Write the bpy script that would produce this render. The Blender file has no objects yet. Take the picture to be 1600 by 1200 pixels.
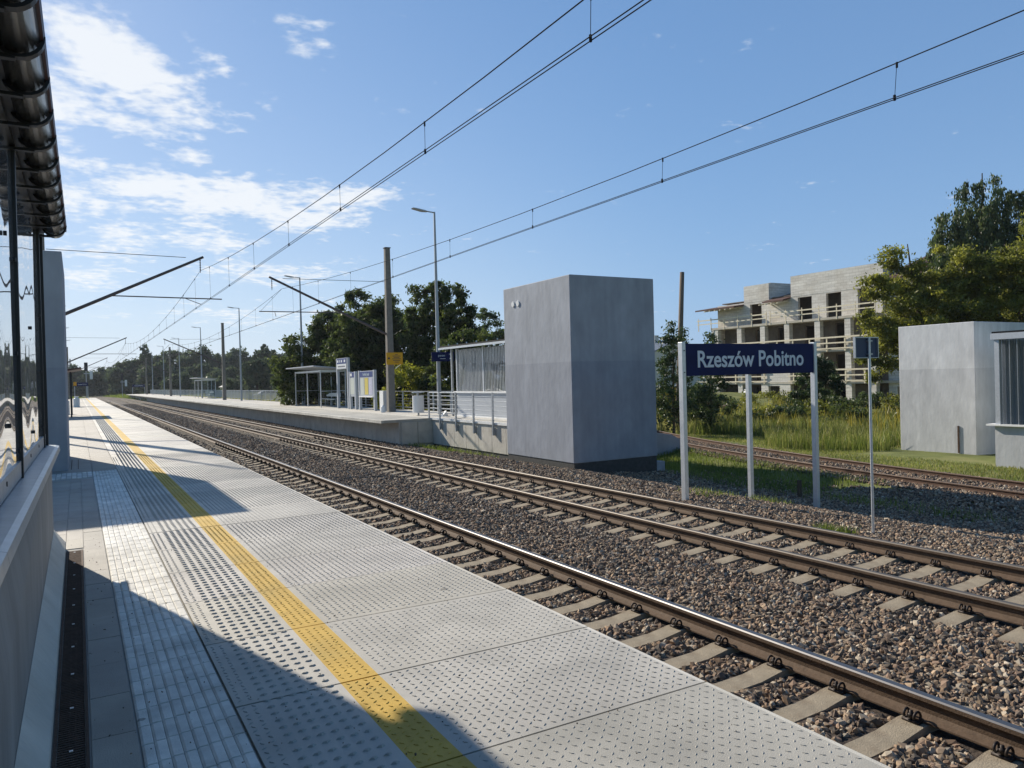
import bpy, math, random
import numpy as np
from mathutils import Vector, Matrix
random.seed(7); RNG = np.random.default_rng(11)
C = bpy.context.scene.collection
R = math.radians
# ------------------------------------------------------------------ camera
cd = bpy.data.cameras.new('camera'); cam = bpy.data.objects.new('camera', cd); C.objects.link(cam)
cd.sensor_width = 36.0; cd.lens = 26.54; cd.clip_start = 0.05; cd.clip_end = 5000
r_ = Vector((0.86629949, -0.49883102, -0.02632113)); u_ = Vector((0.02681185, -0.0061826, 0.99962138)); f_ = Vector((0.49880489, 0.86667721, -0.0080186))
cam.matrix_world = Matrix(((r_.x, u_.x, -f_.x, 0), (r_.y, u_.y, -f_.y, 0), (r_.z, u_.z, -f_.z, 1.53), (0, 0, 0, 1)))
bpy.context.scene.camera = cam
# ------------------------------------------------------------------ sun and sky
SUN_AZ, SUN_EL = 15.5, 29.3          # degrees left of +Y, elevation
sd = Vector((-math.sin(R(SUN_AZ)) * math.cos(R(SUN_EL)), math.cos(R(SUN_AZ)) * math.cos(R(SUN_EL)), math.sin(R(SUN_EL))))
sl = bpy.data.lights.new('sun', 'SUN'); sl.energy = 5.0; sl.angle = R(0.55); sl.color = (1.0, 0.91, 0.77)
so = bpy.data.objects.new('sun', sl); C.objects.link(so); so.rotation_euler = (-sd).to_track_quat('-Z', 'Y').to_euler(); so.location = (-20, 60, 40)
w = bpy.data.worlds.new('World'); bpy.context.scene.world = w; w.use_nodes = True
nt = w.node_tree; nt.nodes.clear()
def N(t, typ, **kw):
    n = t.nodes.new(typ)
    for k, v in kw.items(): setattr(n, k, v)
    return n
def L(t, a, b): t.links.new(a, b)
out = N(nt, 'ShaderNodeOutputWorld'); bg = N(nt, 'ShaderNodeBackground'); bg.inputs[1].default_value = 0.068
sky = N(nt, 'ShaderNodeTexSky', sky_type='NISHITA'); sky.sun_disc = False; sky.sun_elevation = R(SUN_EL); sky.sun_rotation = R(-SUN_AZ)
sky.air_density = 1.0; sky.dust_density = 0.35; sky.ozone_density = 2.0; sky.altitude = 200
geo = N(nt, 'ShaderNodeTexCoord'); sep = N(nt, 'ShaderNodeSeparateXYZ'); L(nt, geo.outputs['Generated'], sep.inputs[0])
def M(t, op, a, b=None, c=None):
    n = N(t, 'ShaderNodeMath', operation=op)
    for i, v in enumerate((a, b, c)):
        if v is None: continue
        if isinstance(v, (int, float)): n.inputs[i].default_value = v
        else: L(t, v, n.inputs[i])
    return n.outputs[0]
ay = M(nt, 'MAXIMUM', sep.outputs[1], 0.02); uu = M(nt, 'DIVIDE', sep.outputs[0], ay); vv = M(nt, 'DIVIDE', sep.outputs[2], ay)
az = M(nt, 'ADD', M(nt, 'MAXIMUM', sep.outputs[2], 0.0), 0.10)
cx = M(nt, 'DIVIDE', sep.outputs[0], az); cy = M(nt, 'DIVIDE', sep.outputs[1], az)
comb = N(nt, 'ShaderNodeCombineXYZ'); L(nt, cx, comb.inputs[0]); L(nt, cy, comb.inputs[1])
no1 = N(nt, 'ShaderNodeTexNoise'); no1.inputs['Scale'].default_value = 4.0; no1.inputs['Detail'].default_value = 9; no1.inputs['Roughness'].default_value = 0.6; no1.inputs['Distortion'].default_value = 0.5
L(nt, comb.outputs[0], no1.inputs['Vector'])
# cloud banks, as (tangent of azimuth, tangent of elevation, half widths, tilt, density)
banks = [(0.055, 0.37, 0.11, 0.055, -0.55, 1.0), (-0.03, 0.33, 0.05, 0.06, 0, .9), (0.06, 0.315, 0.09, 0.02, -0.2, .75), (0.15, 0.235, 0.19, 0.033, 0.05, 1.0), (0.30, 0.235, 0.10, 0.03, 0.25, .95), (0.17, 0.40, 0.055, 0.02, -0.45, .75),
         (0.262, 0.462, 0.045, 0.035, 0, .72), (0.03, 0.258, 0.08, 0.011, 0, .8), (0.215, 0.145, 0.10, 0.018, 0, .75), (0.02, 0.13, 0.06, 0.02, 0, .7),
         (-0.02, 0.215, 0.06, 0.03, 0, .8), (-0.35, 0.3, 0.25, 0.12, 0.1, 1.0), (-0.9, 0.5, 0.4, 0.15, 0, .9), (0.13, 0.28, 0.03, 0.015, 0, .85), (0.3, 0.09, 0.3, 0.02, 0, .55), (0.10, 0.18, 0.14, 0.03, 0.1, .72)]
tot = None
for (bu, bv, ru, rv, ti, st) in banks:
    du = M(nt, 'SUBTRACT', uu, bu); dv = M(nt, 'SUBTRACT', vv, bv); ct, s_ = math.cos(ti), math.sin(ti)
    a = M(nt, 'DIVIDE', M(nt, 'ADD', M(nt, 'MULTIPLY', du, ct), M(nt, 'MULTIPLY', dv, s_)), ru)
    b = M(nt, 'DIVIDE', M(nt, 'SUBTRACT', M(nt, 'MULTIPLY', dv, ct), M(nt, 'MULTIPLY', du, s_)), rv)
    d = M(nt, 'ADD', M(nt, 'MULTIPLY', a, a), M(nt, 'MULTIPLY', b, b))
    g = M(nt, 'MULTIPLY', M(nt, 'POWER', 2.718, M(nt, 'MULTIPLY', d, -0.75)), st)
    tot = g if tot is None else M(nt, 'MAXIMUM', tot, g)
no2 = N(nt, 'ShaderNodeTexNoise'); no2.inputs['Scale'].default_value = 20; no2.inputs['Detail'].default_value = 8; L(nt, comb.outputs[0], no2.inputs['Vector'])
cloud = M(nt, 'ADD', M(nt, 'SUBTRACT', M(nt, 'ADD', M(nt, 'MULTIPLY', tot, 0.93), M(nt, 'MULTIPLY', no1.outputs[0], 2.0)), 1.32), M(nt, 'MULTIPLY', M(nt, 'SUBTRACT', no2.outputs[0], .5), 1.15))
mr = N(nt, 'ShaderNodeMapRange', interpolation_type='SMOOTHSTEP'); mr.inputs[1].default_value = 0.0; mr.inputs[2].default_value = 0.62; L(nt, cloud, mr.inputs[0])
fac = M(nt, 'MULTIPLY', mr.outputs[0], M(nt, 'GREATER_THAN', sep.outputs[1], 0.03)); fac = M(nt, 'MULTIPLY', fac, 0.86)
mix = N(nt, 'ShaderNodeMix', data_type='RGBA'); L(nt, fac, mix.inputs[0]); 
hs = N(nt, 'ShaderNodeHueSaturation'); hs.inputs['Saturation'].default_value = 1.32; hs.inputs['Value'].default_value = 1.18; L(nt, sky.outputs[0], hs.inputs['Color'])
hz = N(nt, 'ShaderNodeMix', data_type='RGBA'); hzf = M(nt, 'MULTIPLY', M(nt, 'POWER', 2.718, M(nt, 'MULTIPLY', M(nt, 'MAXIMUM', sep.outputs[2], 0.0), -3.9)), 0.86)
side = N(nt, 'ShaderNodeMapRange', interpolation_type='SMOOTHSTEP'); side.inputs[1].default_value = -.45; side.inputs[2].default_value = .25; side.inputs[3].default_value = .0; L(nt, sep.outputs[1], side.inputs[0])
L(nt, M(nt, 'MULTIPLY', hzf, side.outputs[0]), hz.inputs[0]); L(nt, hs.outputs[0], hz.inputs[6]); sdot = M(nt, 'ADD', M(nt, 'MULTIPLY', sep.outputs[0], -math.sin(R(SUN_AZ))), M(nt, 'MULTIPLY', sep.outputs[1], math.cos(R(SUN_AZ))))
gw_ = N(nt, 'ShaderNodeMapRange', interpolation_type='SMOOTHSTEP'); gw_.inputs[1].default_value = .45; gw_.inputs[2].default_value = 1.0; L(nt, sdot, gw_.inputs[0])
hc = N(nt, 'ShaderNodeMix', data_type='RGBA'); L(nt, gw_.outputs[0], hc.inputs[0]); hc.inputs[6].default_value = (4.0, 6.0, 8.7, 1); hc.inputs[7].default_value = (11.0, 11.7, 12.0, 1); L(nt, hc.outputs[2], hz.inputs[7])
hb = N(nt, 'ShaderNodeMix', data_type='RGBA'); L(nt, M(nt, 'MULTIPLY', side.outputs[0], .42), hb.inputs[0]); L(nt, hz.outputs[2], hb.inputs[6]); hb.inputs[7].default_value = (2.8, 4.85, 8.8, 1)
L(nt, hb.outputs[2], mix.inputs[6]); mix.inputs[7].default_value = (10.6, 10.9, 11.2, 1)
L(nt, mix.outputs[2], bg.inputs[0]); L(nt, bg.outputs[0], out.inputs[0])
vs = bpy.context.scene.view_settings; vs.view_transform = 'Standard'; vs.look = 'None'; vs.exposure = 0.40; vs.gamma = 1.0; vs.use_curve_mapping = False
bpy.context.scene.render.engine = 'CYCLES'
# ------------------------------------------------------------------ materials
MATS = {}
def mat(name, col=(.5, .5, .5), rough=.8, metal=0., nscale=None, namp=0., bump=0., bscale=60., attr=None, spots=0, spec=.3, dirt=None, dscale=1.2, stretch=None, col2=None):
    m = bpy.data.materials.new(name); m.use_nodes = True; t = m.node_tree; b = t.nodes['Principled BSDF']
    b.inputs['Base Color'].default_value = (*col, 1); b.inputs['Roughness'].default_value = rough; b.inputs['Metallic'].default_value = metal; b.inputs['Specular IOR Level'].default_value = spec
    src = None; tc = N(t, 'ShaderNodeTexCoord').outputs['Object']
    if stretch:
        mp = N(t, 'ShaderNodeMapping'); mp.inputs['Scale'].default_value = stretch; L(t, tc, mp.inputs[0]); tcs = mp.outputs[0]
    else: tcs = tc
    if nscale:
        n = N(t, 'ShaderNodeTexNoise'); n.inputs['Scale'].default_value = nscale; n.inputs['Detail'].default_value = 8; n.inputs['Roughness'].default_value = .65; L(t, tcs, n.inputs['Vector'])
        rp = N(t, 'ShaderNodeMapRange'); rp.inputs[1].default_value = .3; rp.inputs[2].default_value = .7; L(t, n.outputs[0], rp.inputs[0])
        mx = N(t, 'ShaderNodeMix', data_type='RGBA'); L(t, rp.outputs[0], mx.inputs[0])
        c2 = col2 or tuple(min(1, c * (1 + namp)) for c in col)
        mx.inputs[6].default_value = (*[c * (1 - namp) for c in col], 1); mx.inputs[7].default_value = (*c2, 1); src = mx.outputs[2]
    if dirt:
        n = N(t, 'ShaderNodeTexNoise'); n.inputs['Scale'].default_value = dscale; n.inputs['Detail'].default_value = 6; L(t, tc, n.inputs['Vector'])
        rp = N(t, 'ShaderNodeMapRange'); rp.inputs[1].default_value = .5; rp.inputs[2].default_value = .75; L(t, n.outputs[0], rp.inputs[0])
        mx = N(t, 'ShaderNodeMix', data_type='RGBA', blend_type='MIX'); L(t, M(t, 'MULTIPLY', rp.outputs[0], .7), mx.inputs[0])
        if src: L(t, src, mx.inputs[6])
        else: mx.inputs[6].default_value = (*col, 1)
        mx.inputs[7].default_value = (*dirt, 1); src = mx.outputs[2]
    if spots:
        v = N(t, 'ShaderNodeTexVoronoi'); v.inputs['Scale'].default_value = spots; L(t, tc, v.inputs['Vector']); wn = N(t, 'ShaderNodeTexNoise'); wn.inputs['Scale'].default_value = 40; L(t, tc, wn.inputs['Vector'])
        sc_ = N(t, 'ShaderNodeSeparateColor'); L(t, v.outputs['Color'], sc_.inputs[0])
        rad = M(t, 'MULTIPLY', M(t, 'POWER', sc_.outputs[0], 3), .11); d_ = M(t, 'ADD', v.outputs['Distance'], M(t, 'MULTIPLY', M(t, 'SUBTRACT', wn.outputs[0], .5), .08))
        mx = N(t, 'ShaderNodeMix', data_type='RGBA'); L(t, M(t, 'MULTIPLY', M(t, 'LESS_THAN', d_, rad), .55), mx.inputs[0]); L(t, src, mx.inputs[6]); mx.inputs[7].default_value = (.07, .06, .05, 1)
        big = N(t, 'ShaderNodeTexNoise'); big.inputs['Scale'].default_value = .55; big.inputs['Detail'].default_value = 5; L(t, tc, big.inputs['Vector']); rb = N(t, 'ShaderNodeMapRange'); rb.inputs[1].default_value = .35; rb.inputs[2].default_value = .7; rb.inputs[3].default_value = .84; rb.inputs[4].default_value = 1.08; L(t, big.outputs[0], rb.inputs[0])
        m3 = N(t, 'ShaderNodeMix', data_type='RGBA', blend_type='MULTIPLY'); m3.inputs[0].default_value = 1; L(t, mx.outputs[2], m3.inputs[6]); L(t, rb.outputs[0], m3.inputs[7]); src = m3.outputs[2]
    if attr:
        at = N(t, 'ShaderNodeAttribute', attribute_name=attr); mx = N(t, 'ShaderNodeMix', data_type='RGBA', blend_type='MULTIPLY'); mx.inputs[0].default_value = 1
        if src: L(t, src, mx.inputs[6])
        else: mx.inputs[6].default_value = (*col, 1)
        L(t, at.outputs['Color'], mx.inputs[7]); src = mx.outputs[2]
    if src: L(t, src, b.inputs['Base Color'])
    if bump:
        n = N(t, 'ShaderNodeTexNoise'); n.inputs['Scale'].default_value = bscale; n.inputs['Detail'].default_value = 6; L(t, tcs, n.inputs['Vector'])
        bp = N(t, 'ShaderNodeBump'); bp.inputs['Strength'].default_value = bump; bp.inputs['Distance'].default_value = .02; L(t, n.outputs[0], bp.inputs['Height']); L(t, bp.outputs[0], b.inputs['Normal'])
    MATS[name] = m; return m
def leafmat(name, c1, c2, trans=.35):
    m = bpy.data.materials.new(name); m.use_nodes = True; t = m.node_tree; t.nodes.clear(); o = N(t, 'ShaderNodeOutputMaterial')
    at = N(t, 'ShaderNodeAttribute', attribute_name='tint'); mx = N(t, 'ShaderNodeMix', data_type='RGBA'); L(t, at.outputs['Fac'], mx.inputs[0]); mx.inputs[6].default_value = (*c1, 1); mx.inputs[7].default_value = (*c2, 1)
    d = N(t, 'ShaderNodeBsdfDiffuse'); tr = N(t, 'ShaderNodeBsdfTranslucent'); gl = N(t, 'ShaderNodeBsdfGlossy'); gl.inputs['Roughness'].default_value = .45; gl.inputs[0].default_value = (.5, .5, .5, 1)
    L(t, mx.outputs[2], d.inputs[0]); L(t, mx.outputs[2], tr.inputs[0]); ms = N(t, 'ShaderNodeMixShader'); ms.inputs[0].default_value = trans; L(t, d.outputs[0], ms.inputs[1]); L(t, tr.outputs[0], ms.inputs[2])
    m2 = N(t, 'ShaderNodeMixShader'); m2.inputs[0].default_value = .06; L(t, ms.outputs[0], m2.inputs[1]); L(t, gl.outputs[0], m2.inputs[2]); L(t, m2.outputs[0], o.inputs[0])
    MATS[name] = m; return m
mat('slab', (.46, .44, .395), .62, spec=.35, spots=3.5, nscale=2.2, namp=.10, bump=.25, bscale=220, attr='tint', dirt=(.30, .29, .26), dscale=1.7)
mat('slab_side', (.36, .35, .32), .9, nscale=5, namp=.15, bump=.2)
mat('yellow_paint', (.60, .39, .075), .75, spots=5, nscale=6, namp=.16, bump=.2, bscale=200, dirt=(.40, .30, .09), dscale=3)
mat('guide_tile', (.76, .745, .70), .85, spots=4, nscale=7, namp=.16, bump=.3, bscale=150, attr='tint', dirt=(.50, .48, .43), dscale=4)
mat('bump_concrete', (.37, .36, .33), .85, nscale=30, namp=.15)
mat('gap', (.03, .03, .028), 1)
mat('paver', (.345, .32, .28), .7, spec=.35, spots=3, nscale=3, namp=.12, bump=.25, bscale=150, attr='tint', dirt=(.29, .27, .24), dscale=2)
mat('raw_concrete', (.52, .49, .43), .92, nscale=1.4, namp=.16, bump=.5, bscale=25, dirt=(.38, .35, .30), dscale=2.5, stretch=(1, 1, .35))
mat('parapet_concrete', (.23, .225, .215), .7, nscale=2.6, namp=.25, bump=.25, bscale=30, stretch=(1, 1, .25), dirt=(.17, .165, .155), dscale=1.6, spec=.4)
def tower_mat(name, a, b, zline):
    m = mat(name, a, .8, nscale=1.6, namp=.15, bump=.4, bscale=7, dirt=tuple(c * .84 for c in a), dscale=1.5, stretch=(1, 1, .45)); t = m.node_tree; bs = t.nodes['Principled BSDF']
    src = bs.inputs['Base Color'].links[0].from_socket; g = N(t, 'ShaderNodeNewGeometry'); s = N(t, 'ShaderNodeSeparateXYZ'); L(t, g.outputs['Position'], s.inputs[0])
    mx = N(t, 'ShaderNodeMix', data_type='RGBA', blend_type='MULTIPLY'); L(t, M(t, 'LESS_THAN', s.outputs[2], zline), mx.inputs[0]); L(t, src, mx.inputs[6]); mx.inputs[7].default_value = (*b, 1)
    wv = N(t, 'ShaderNodeTexNoise'); mp = N(t, 'ShaderNodeMapping'); mp.inputs['Scale'].default_value = (3.2, 3.2, .12); tcn = N(t, 'ShaderNodeTexCoord'); L(t, tcn.outputs['Object'], mp.inputs[0]); L(t, mp.outputs[0], wv.inputs['Vector']); wv.inputs['Scale'].default_value = 1.6
    r = N(t, 'ShaderNodeMapRange'); r.inputs[1].default_value = .35; r.inputs[2].default_value = .7; r.inputs[3].default_value = .94; r.inputs[4].default_value = 1.03; L(t, wv.outputs[0], r.inputs[0])
    m2 = N(t, 'ShaderNodeMix', data_type='RGBA', blend_type='MULTIPLY'); m2.inputs[0].default_value = 1; L(t, mx.outputs[2], m2.inputs[6]); L(t, r.outputs[0], m2.inputs[7]); L(t, m2.outputs[2], bs.inputs['Base Color'])
tower_mat('tower_plaster', (.345, .37, .415), (.88, .885, .90), 1.95)
tower_mat('tower_plaster_light', (.60, .61, .625), (.86, .86, .865), 1.45)
mat('tar', (.06, .06, .06), .8, nscale=8, namp=.3)
mat('galv', (.40, .43, .46), .45, .75, nscale=14, namp=.15, spec=.5)
mat('galv_light', (.58, .61, .64), .4, .5, nscale=14, namp=.1, spec=.5)
mat('sill_metal', (.30, .34, .37), .38, .6, nscale=9, namp=.14, spec=.5)
mat('painted_grey', (.42, .45, .49), .5, .1)
mat('white_paint', (.78, .78, .76), .5)
mat('frame_dark', (.02, .022, .026), .45, .2, spec=.4)
mat('gutter', (.10, .10, .095), .2, .85, spec=.6)
mat('trim_red', (.07, .03, .03), .5)
mat('roof_dark', (.018, .018, .02), .8, spec=.1)
mat('rail_side', (.105, .070, .046), .8, nscale=20, namp=.25, bump=.2, bscale=80)
mat('rail_top', (.17, .165, .165), .42, .85, nscale=60, namp=.05)
mat('rail_top_dull', (.13, .115, .10), .55, .5)
mat('rust', (.085, .05, .034), .85, nscale=12, namp=.3, bump=.3, bscale=60)
mat('rust_top', (.12, .085, .065), .6, .2)
mat('clip_steel', (.035, .028, .025), .55, .4)
mat('sleeper_concrete', (.29, .245, .18), .9, nscale=8, namp=.18, bump=.35, bscale=90, dirt=(.19, .145, .10), dscale=6)
mat('stone', (1, 1, 1), .85, attr='tint', nscale=60, namp=.12, spec=.25)
mat('ballast_base', (.062, .047, .037), .95, nscale=26, namp=.6, bump=1.0, bscale=26)
mat('pole_concrete', (.20, .185, .165), .85, nscale=6, namp=.18, bump=.2)
mat('lamp_metal', (.38, .40, .42), .5, .5)
mat('boom', (.10, .085, .085), .6, .3)
mat('wire', (.035, .038, .045), .9, 0, spec=.05)
mat('sign_blue', (.004, .010, .070), .5, spec=.15, nscale=3, namp=.2)
mat('sign_blue_mid', (.02, .045, .19), .45)
mat('sign_text', (.62, .70, .76), .5)
mat('marker_back', (.05, .07, .12), .6)
mat('sign_white', (.72, .74, .74), .5)
mat('sign_yellow', (.62, .32, .01), .5)
mat('ink', (.03, .03, .06), .6)
mat('poster_white', (.55, .58, .52), .5, nscale=18, namp=.2)
mat('poster_yellow', (.62, .50, .10), .5, nscale=18, namp=.15)
mat('poster_lilac', (.50, .50, .62), .5, nscale=12, namp=.2)
mat('wood_old', (.17, .13, .095), .9, nscale=5, namp=.3, bump=.4, bscale=30, stretch=(4, 4, .3))
mat('bark', (.09, .07, .05), .95, nscale=8, namp=.3)
mat('timber', (.74, .66, .50), .8, nscale=5, namp=.15)
mat('bldg_block', (.70, .675, .625), .95, nscale=1.1, namp=.22, bump=.4, bscale=6, dirt=(.50, .45, .38), dscale=.6, stretch=(.4, .4, 5))
_t = MATS['bldg_block'].node_tree; _b = _t.nodes['Principled BSDF']; _s = _b.inputs['Base Color'].links[0].from_socket; _g = N(_t, 'ShaderNodeTexCoord'); _x = N(_t, 'ShaderNodeSeparateXYZ'); L(_t, _g.outputs['Object'], _x.inputs[0])
_c = N(_t, 'ShaderNodeCombineXYZ'); L(_t, M(_t, 'ADD', _x.outputs[1], _x.outputs[0]), _c.inputs[0]); L(_t, _x.outputs[2], _c.inputs[1]); _k = N(_t, 'ShaderNodeTexBrick'); L(_t, _c.outputs[0], _k.inputs['Vector']); _k.inputs['Scale'].default_value = 1; _k.inputs['Brick Width'].default_value = .62; _k.inputs['Row Height'].default_value = .26; _k.inputs['Mortar Size'].default_value = .022
_k.inputs['Color1'].default_value = (1, 1, 1, 1); _k.inputs['Color2'].default_value = (.90, .90, .90, 1); _k.inputs['Mortar'].default_value = (.78, .76, .74, 1); _m = N(_t, 'ShaderNodeMix', data_type='RGBA', blend_type='MULTIPLY'); _m.inputs[0].default_value = 1; L(_t, _s, _m.inputs[6]); L(_t, _k.outputs[0], _m.inputs[7]); L(_t, _m.outputs[2], _b.inputs['Base Color'])
mat('bldg_slab', (.50, .46, .39), .95, nscale=1, namp=.2)
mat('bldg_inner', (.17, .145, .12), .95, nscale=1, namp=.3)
mat('bldg_roof', (.10, .055, .045), .8)
mat('dark_room', (.035, .032, .03), .95)
mat('soil', (.16, .13, .085), .95, nscale=2.2, namp=.4, bump=.6, bscale=12)
mat('grassland', (.13, .15, .04), .95, nscale=.5, namp=.4, bump=.8, bscale=9, dirt=(.24, .20, .10), dscale=.5)
mat('yellow_steel', (.55, .33, .03), .5)
mat('car_white', (.75, .76, .78), .2, spec=.6)
mat('car_glass', (.03, .035, .04), .1, spec=.8)
mat('tyre', (.02, .02, .02), .9)
mat('house_wall', (.62, .60, .55), .9)
mat('house_roof', (.10, .13, .18), .8)
mat('lamp_glass', (.8, .8, .78), .3)
leafmat('leaf_dark', (.032, .056, .015), (.135, .17, .038), .55)
leafmat('leaf_mid', (.035, .065, .022), (.13, .17, .05), .5)
leafmat('leaf_yellow', (.16, .18, .018), (.46, .46, .05), .58)
leafmat('leaf_brown', (.11, .13, .022), (.38, .38, .06), .6)
leafmat('leaf_aspen', (.03, .055, .018), (.12, .17, .055))
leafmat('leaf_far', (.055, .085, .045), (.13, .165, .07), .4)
leafmat('grass_blade', (.075, .12, .016), (.27, .32, .06), .5)
leafmat('grass_dry', (.16, .17, .04), (.42, .40, .14), .5)
leafmat('goldenrod', (.20, .19, .03), (.40, .33, .05), .4)
def glazing(name, transp=.35, tint=(.55, .60, .66), rib_axis=1, pitch=.05, wav=.5, dfc=.22, refl=1.0):
    m = bpy.data.materials.new(name); m.use_nodes = True; t = m.node_tree; t.nodes.clear(); o = N(t, 'ShaderNodeOutputMaterial')
    tc = N(t, 'ShaderNodeTexCoord'); s = N(t, 'ShaderNodeSeparateXYZ'); L(t, tc.outputs['Object'], s.inputs[0])
    ph = M(t, 'FRACT', M(t, 'DIVIDE', s.outputs[rib_axis], pitch)); line = M(t, 'LESS_THAN', ph, .16 if pitch < 1 else -1.)
    n = N(t, 'ShaderNodeTexNoise'); mp = N(t, 'ShaderNodeMapping'); mp.inputs['Scale'].default_value = (1, 1.2, .9); L(t, tc.outputs['Object'], mp.inputs[0]); L(t, mp.outputs[0], n.inputs['Vector']); n.inputs['Scale'].default_value = 1.0; n.inputs['Detail'].default_value = 0
    hgt = M(t, 'ADD', n.outputs[0], M(t, 'MULTIPLY', line, .004))
    bp = N(t, 'ShaderNodeBump'); bp.inputs['Strength'].default_value = wav; bp.inputs['Distance'].default_value = .12; L(t, hgt, bp.inputs['Height'])
    gl = N(t, 'ShaderNodeBsdfGlossy'); gl.inputs['Roughness'].default_value = .02; gl.inputs[0].default_value = (.9, .9, .9, 1); L(t, bp.outputs[0], gl.inputs['Normal'])
    tr = N(t, 'ShaderNodeBsdfTransparent'); tr.inputs[0].default_value = (*tint, 1)
    df = N(t, 'ShaderNodeBsdfDiffuse'); df.inputs[0].default_value = (dfc, dfc * 1.1, dfc * 1.25, 1)
    tl = N(t, 'ShaderNodeBsdfTranslucent'); tl.inputs[0].default_value = (.35, .38, .40, 1)
    a = N(t, 'ShaderNodeMixShader'); a.inputs[0].default_value = .5; L(t, df.outputs[0], a.inputs[1]); L(t, tl.outputs[0], a.inputs[2])
    b = N(t, 'ShaderNodeMixShader'); L(t, M(t, 'SUBTRACT', transp, M(t, 'MULTIPLY', line, transp * .8)), b.inputs[0]); L(t, a.outputs[0], b.inputs[1]); L(t, tr.outputs[0], b.inputs[2])
    lw = N(t, 'ShaderNodeLayerWeight'); lw.inputs[0].default_value = .5
    c = N(t, 'ShaderNodeMixShader'); L(t, M(t, 'SUBTRACT', M(t, 'MINIMUM', M(t, 'ADD', M(t, 'MULTIPLY', M(t, 'POWER', lw.outputs['Facing'], 2.0), refl), .10 * refl), .95), M(t, 'MULTIPLY', line, .42)), c.inputs[0]); L(t, b.outputs[0], c.inputs[1]); L(t, gl.outputs[0], c.inputs[2])
    L(t, c.outputs[0], o.inputs[0]); MATS[name] = m
glazing('glazing_front', .35, (.6, .64, .68), 1, .045, .16, .45, 1.15)
glazing('glazing_end', .12, (.45, .5, .55), 0, .045, .3)
glazing('glazing_far', .55, (.35, .40, .48), 1, .08, .35, .10)
glazing('glazing_clear', .96, (.78, .84, .86), 1, 6, .0, .2, .09)
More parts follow.
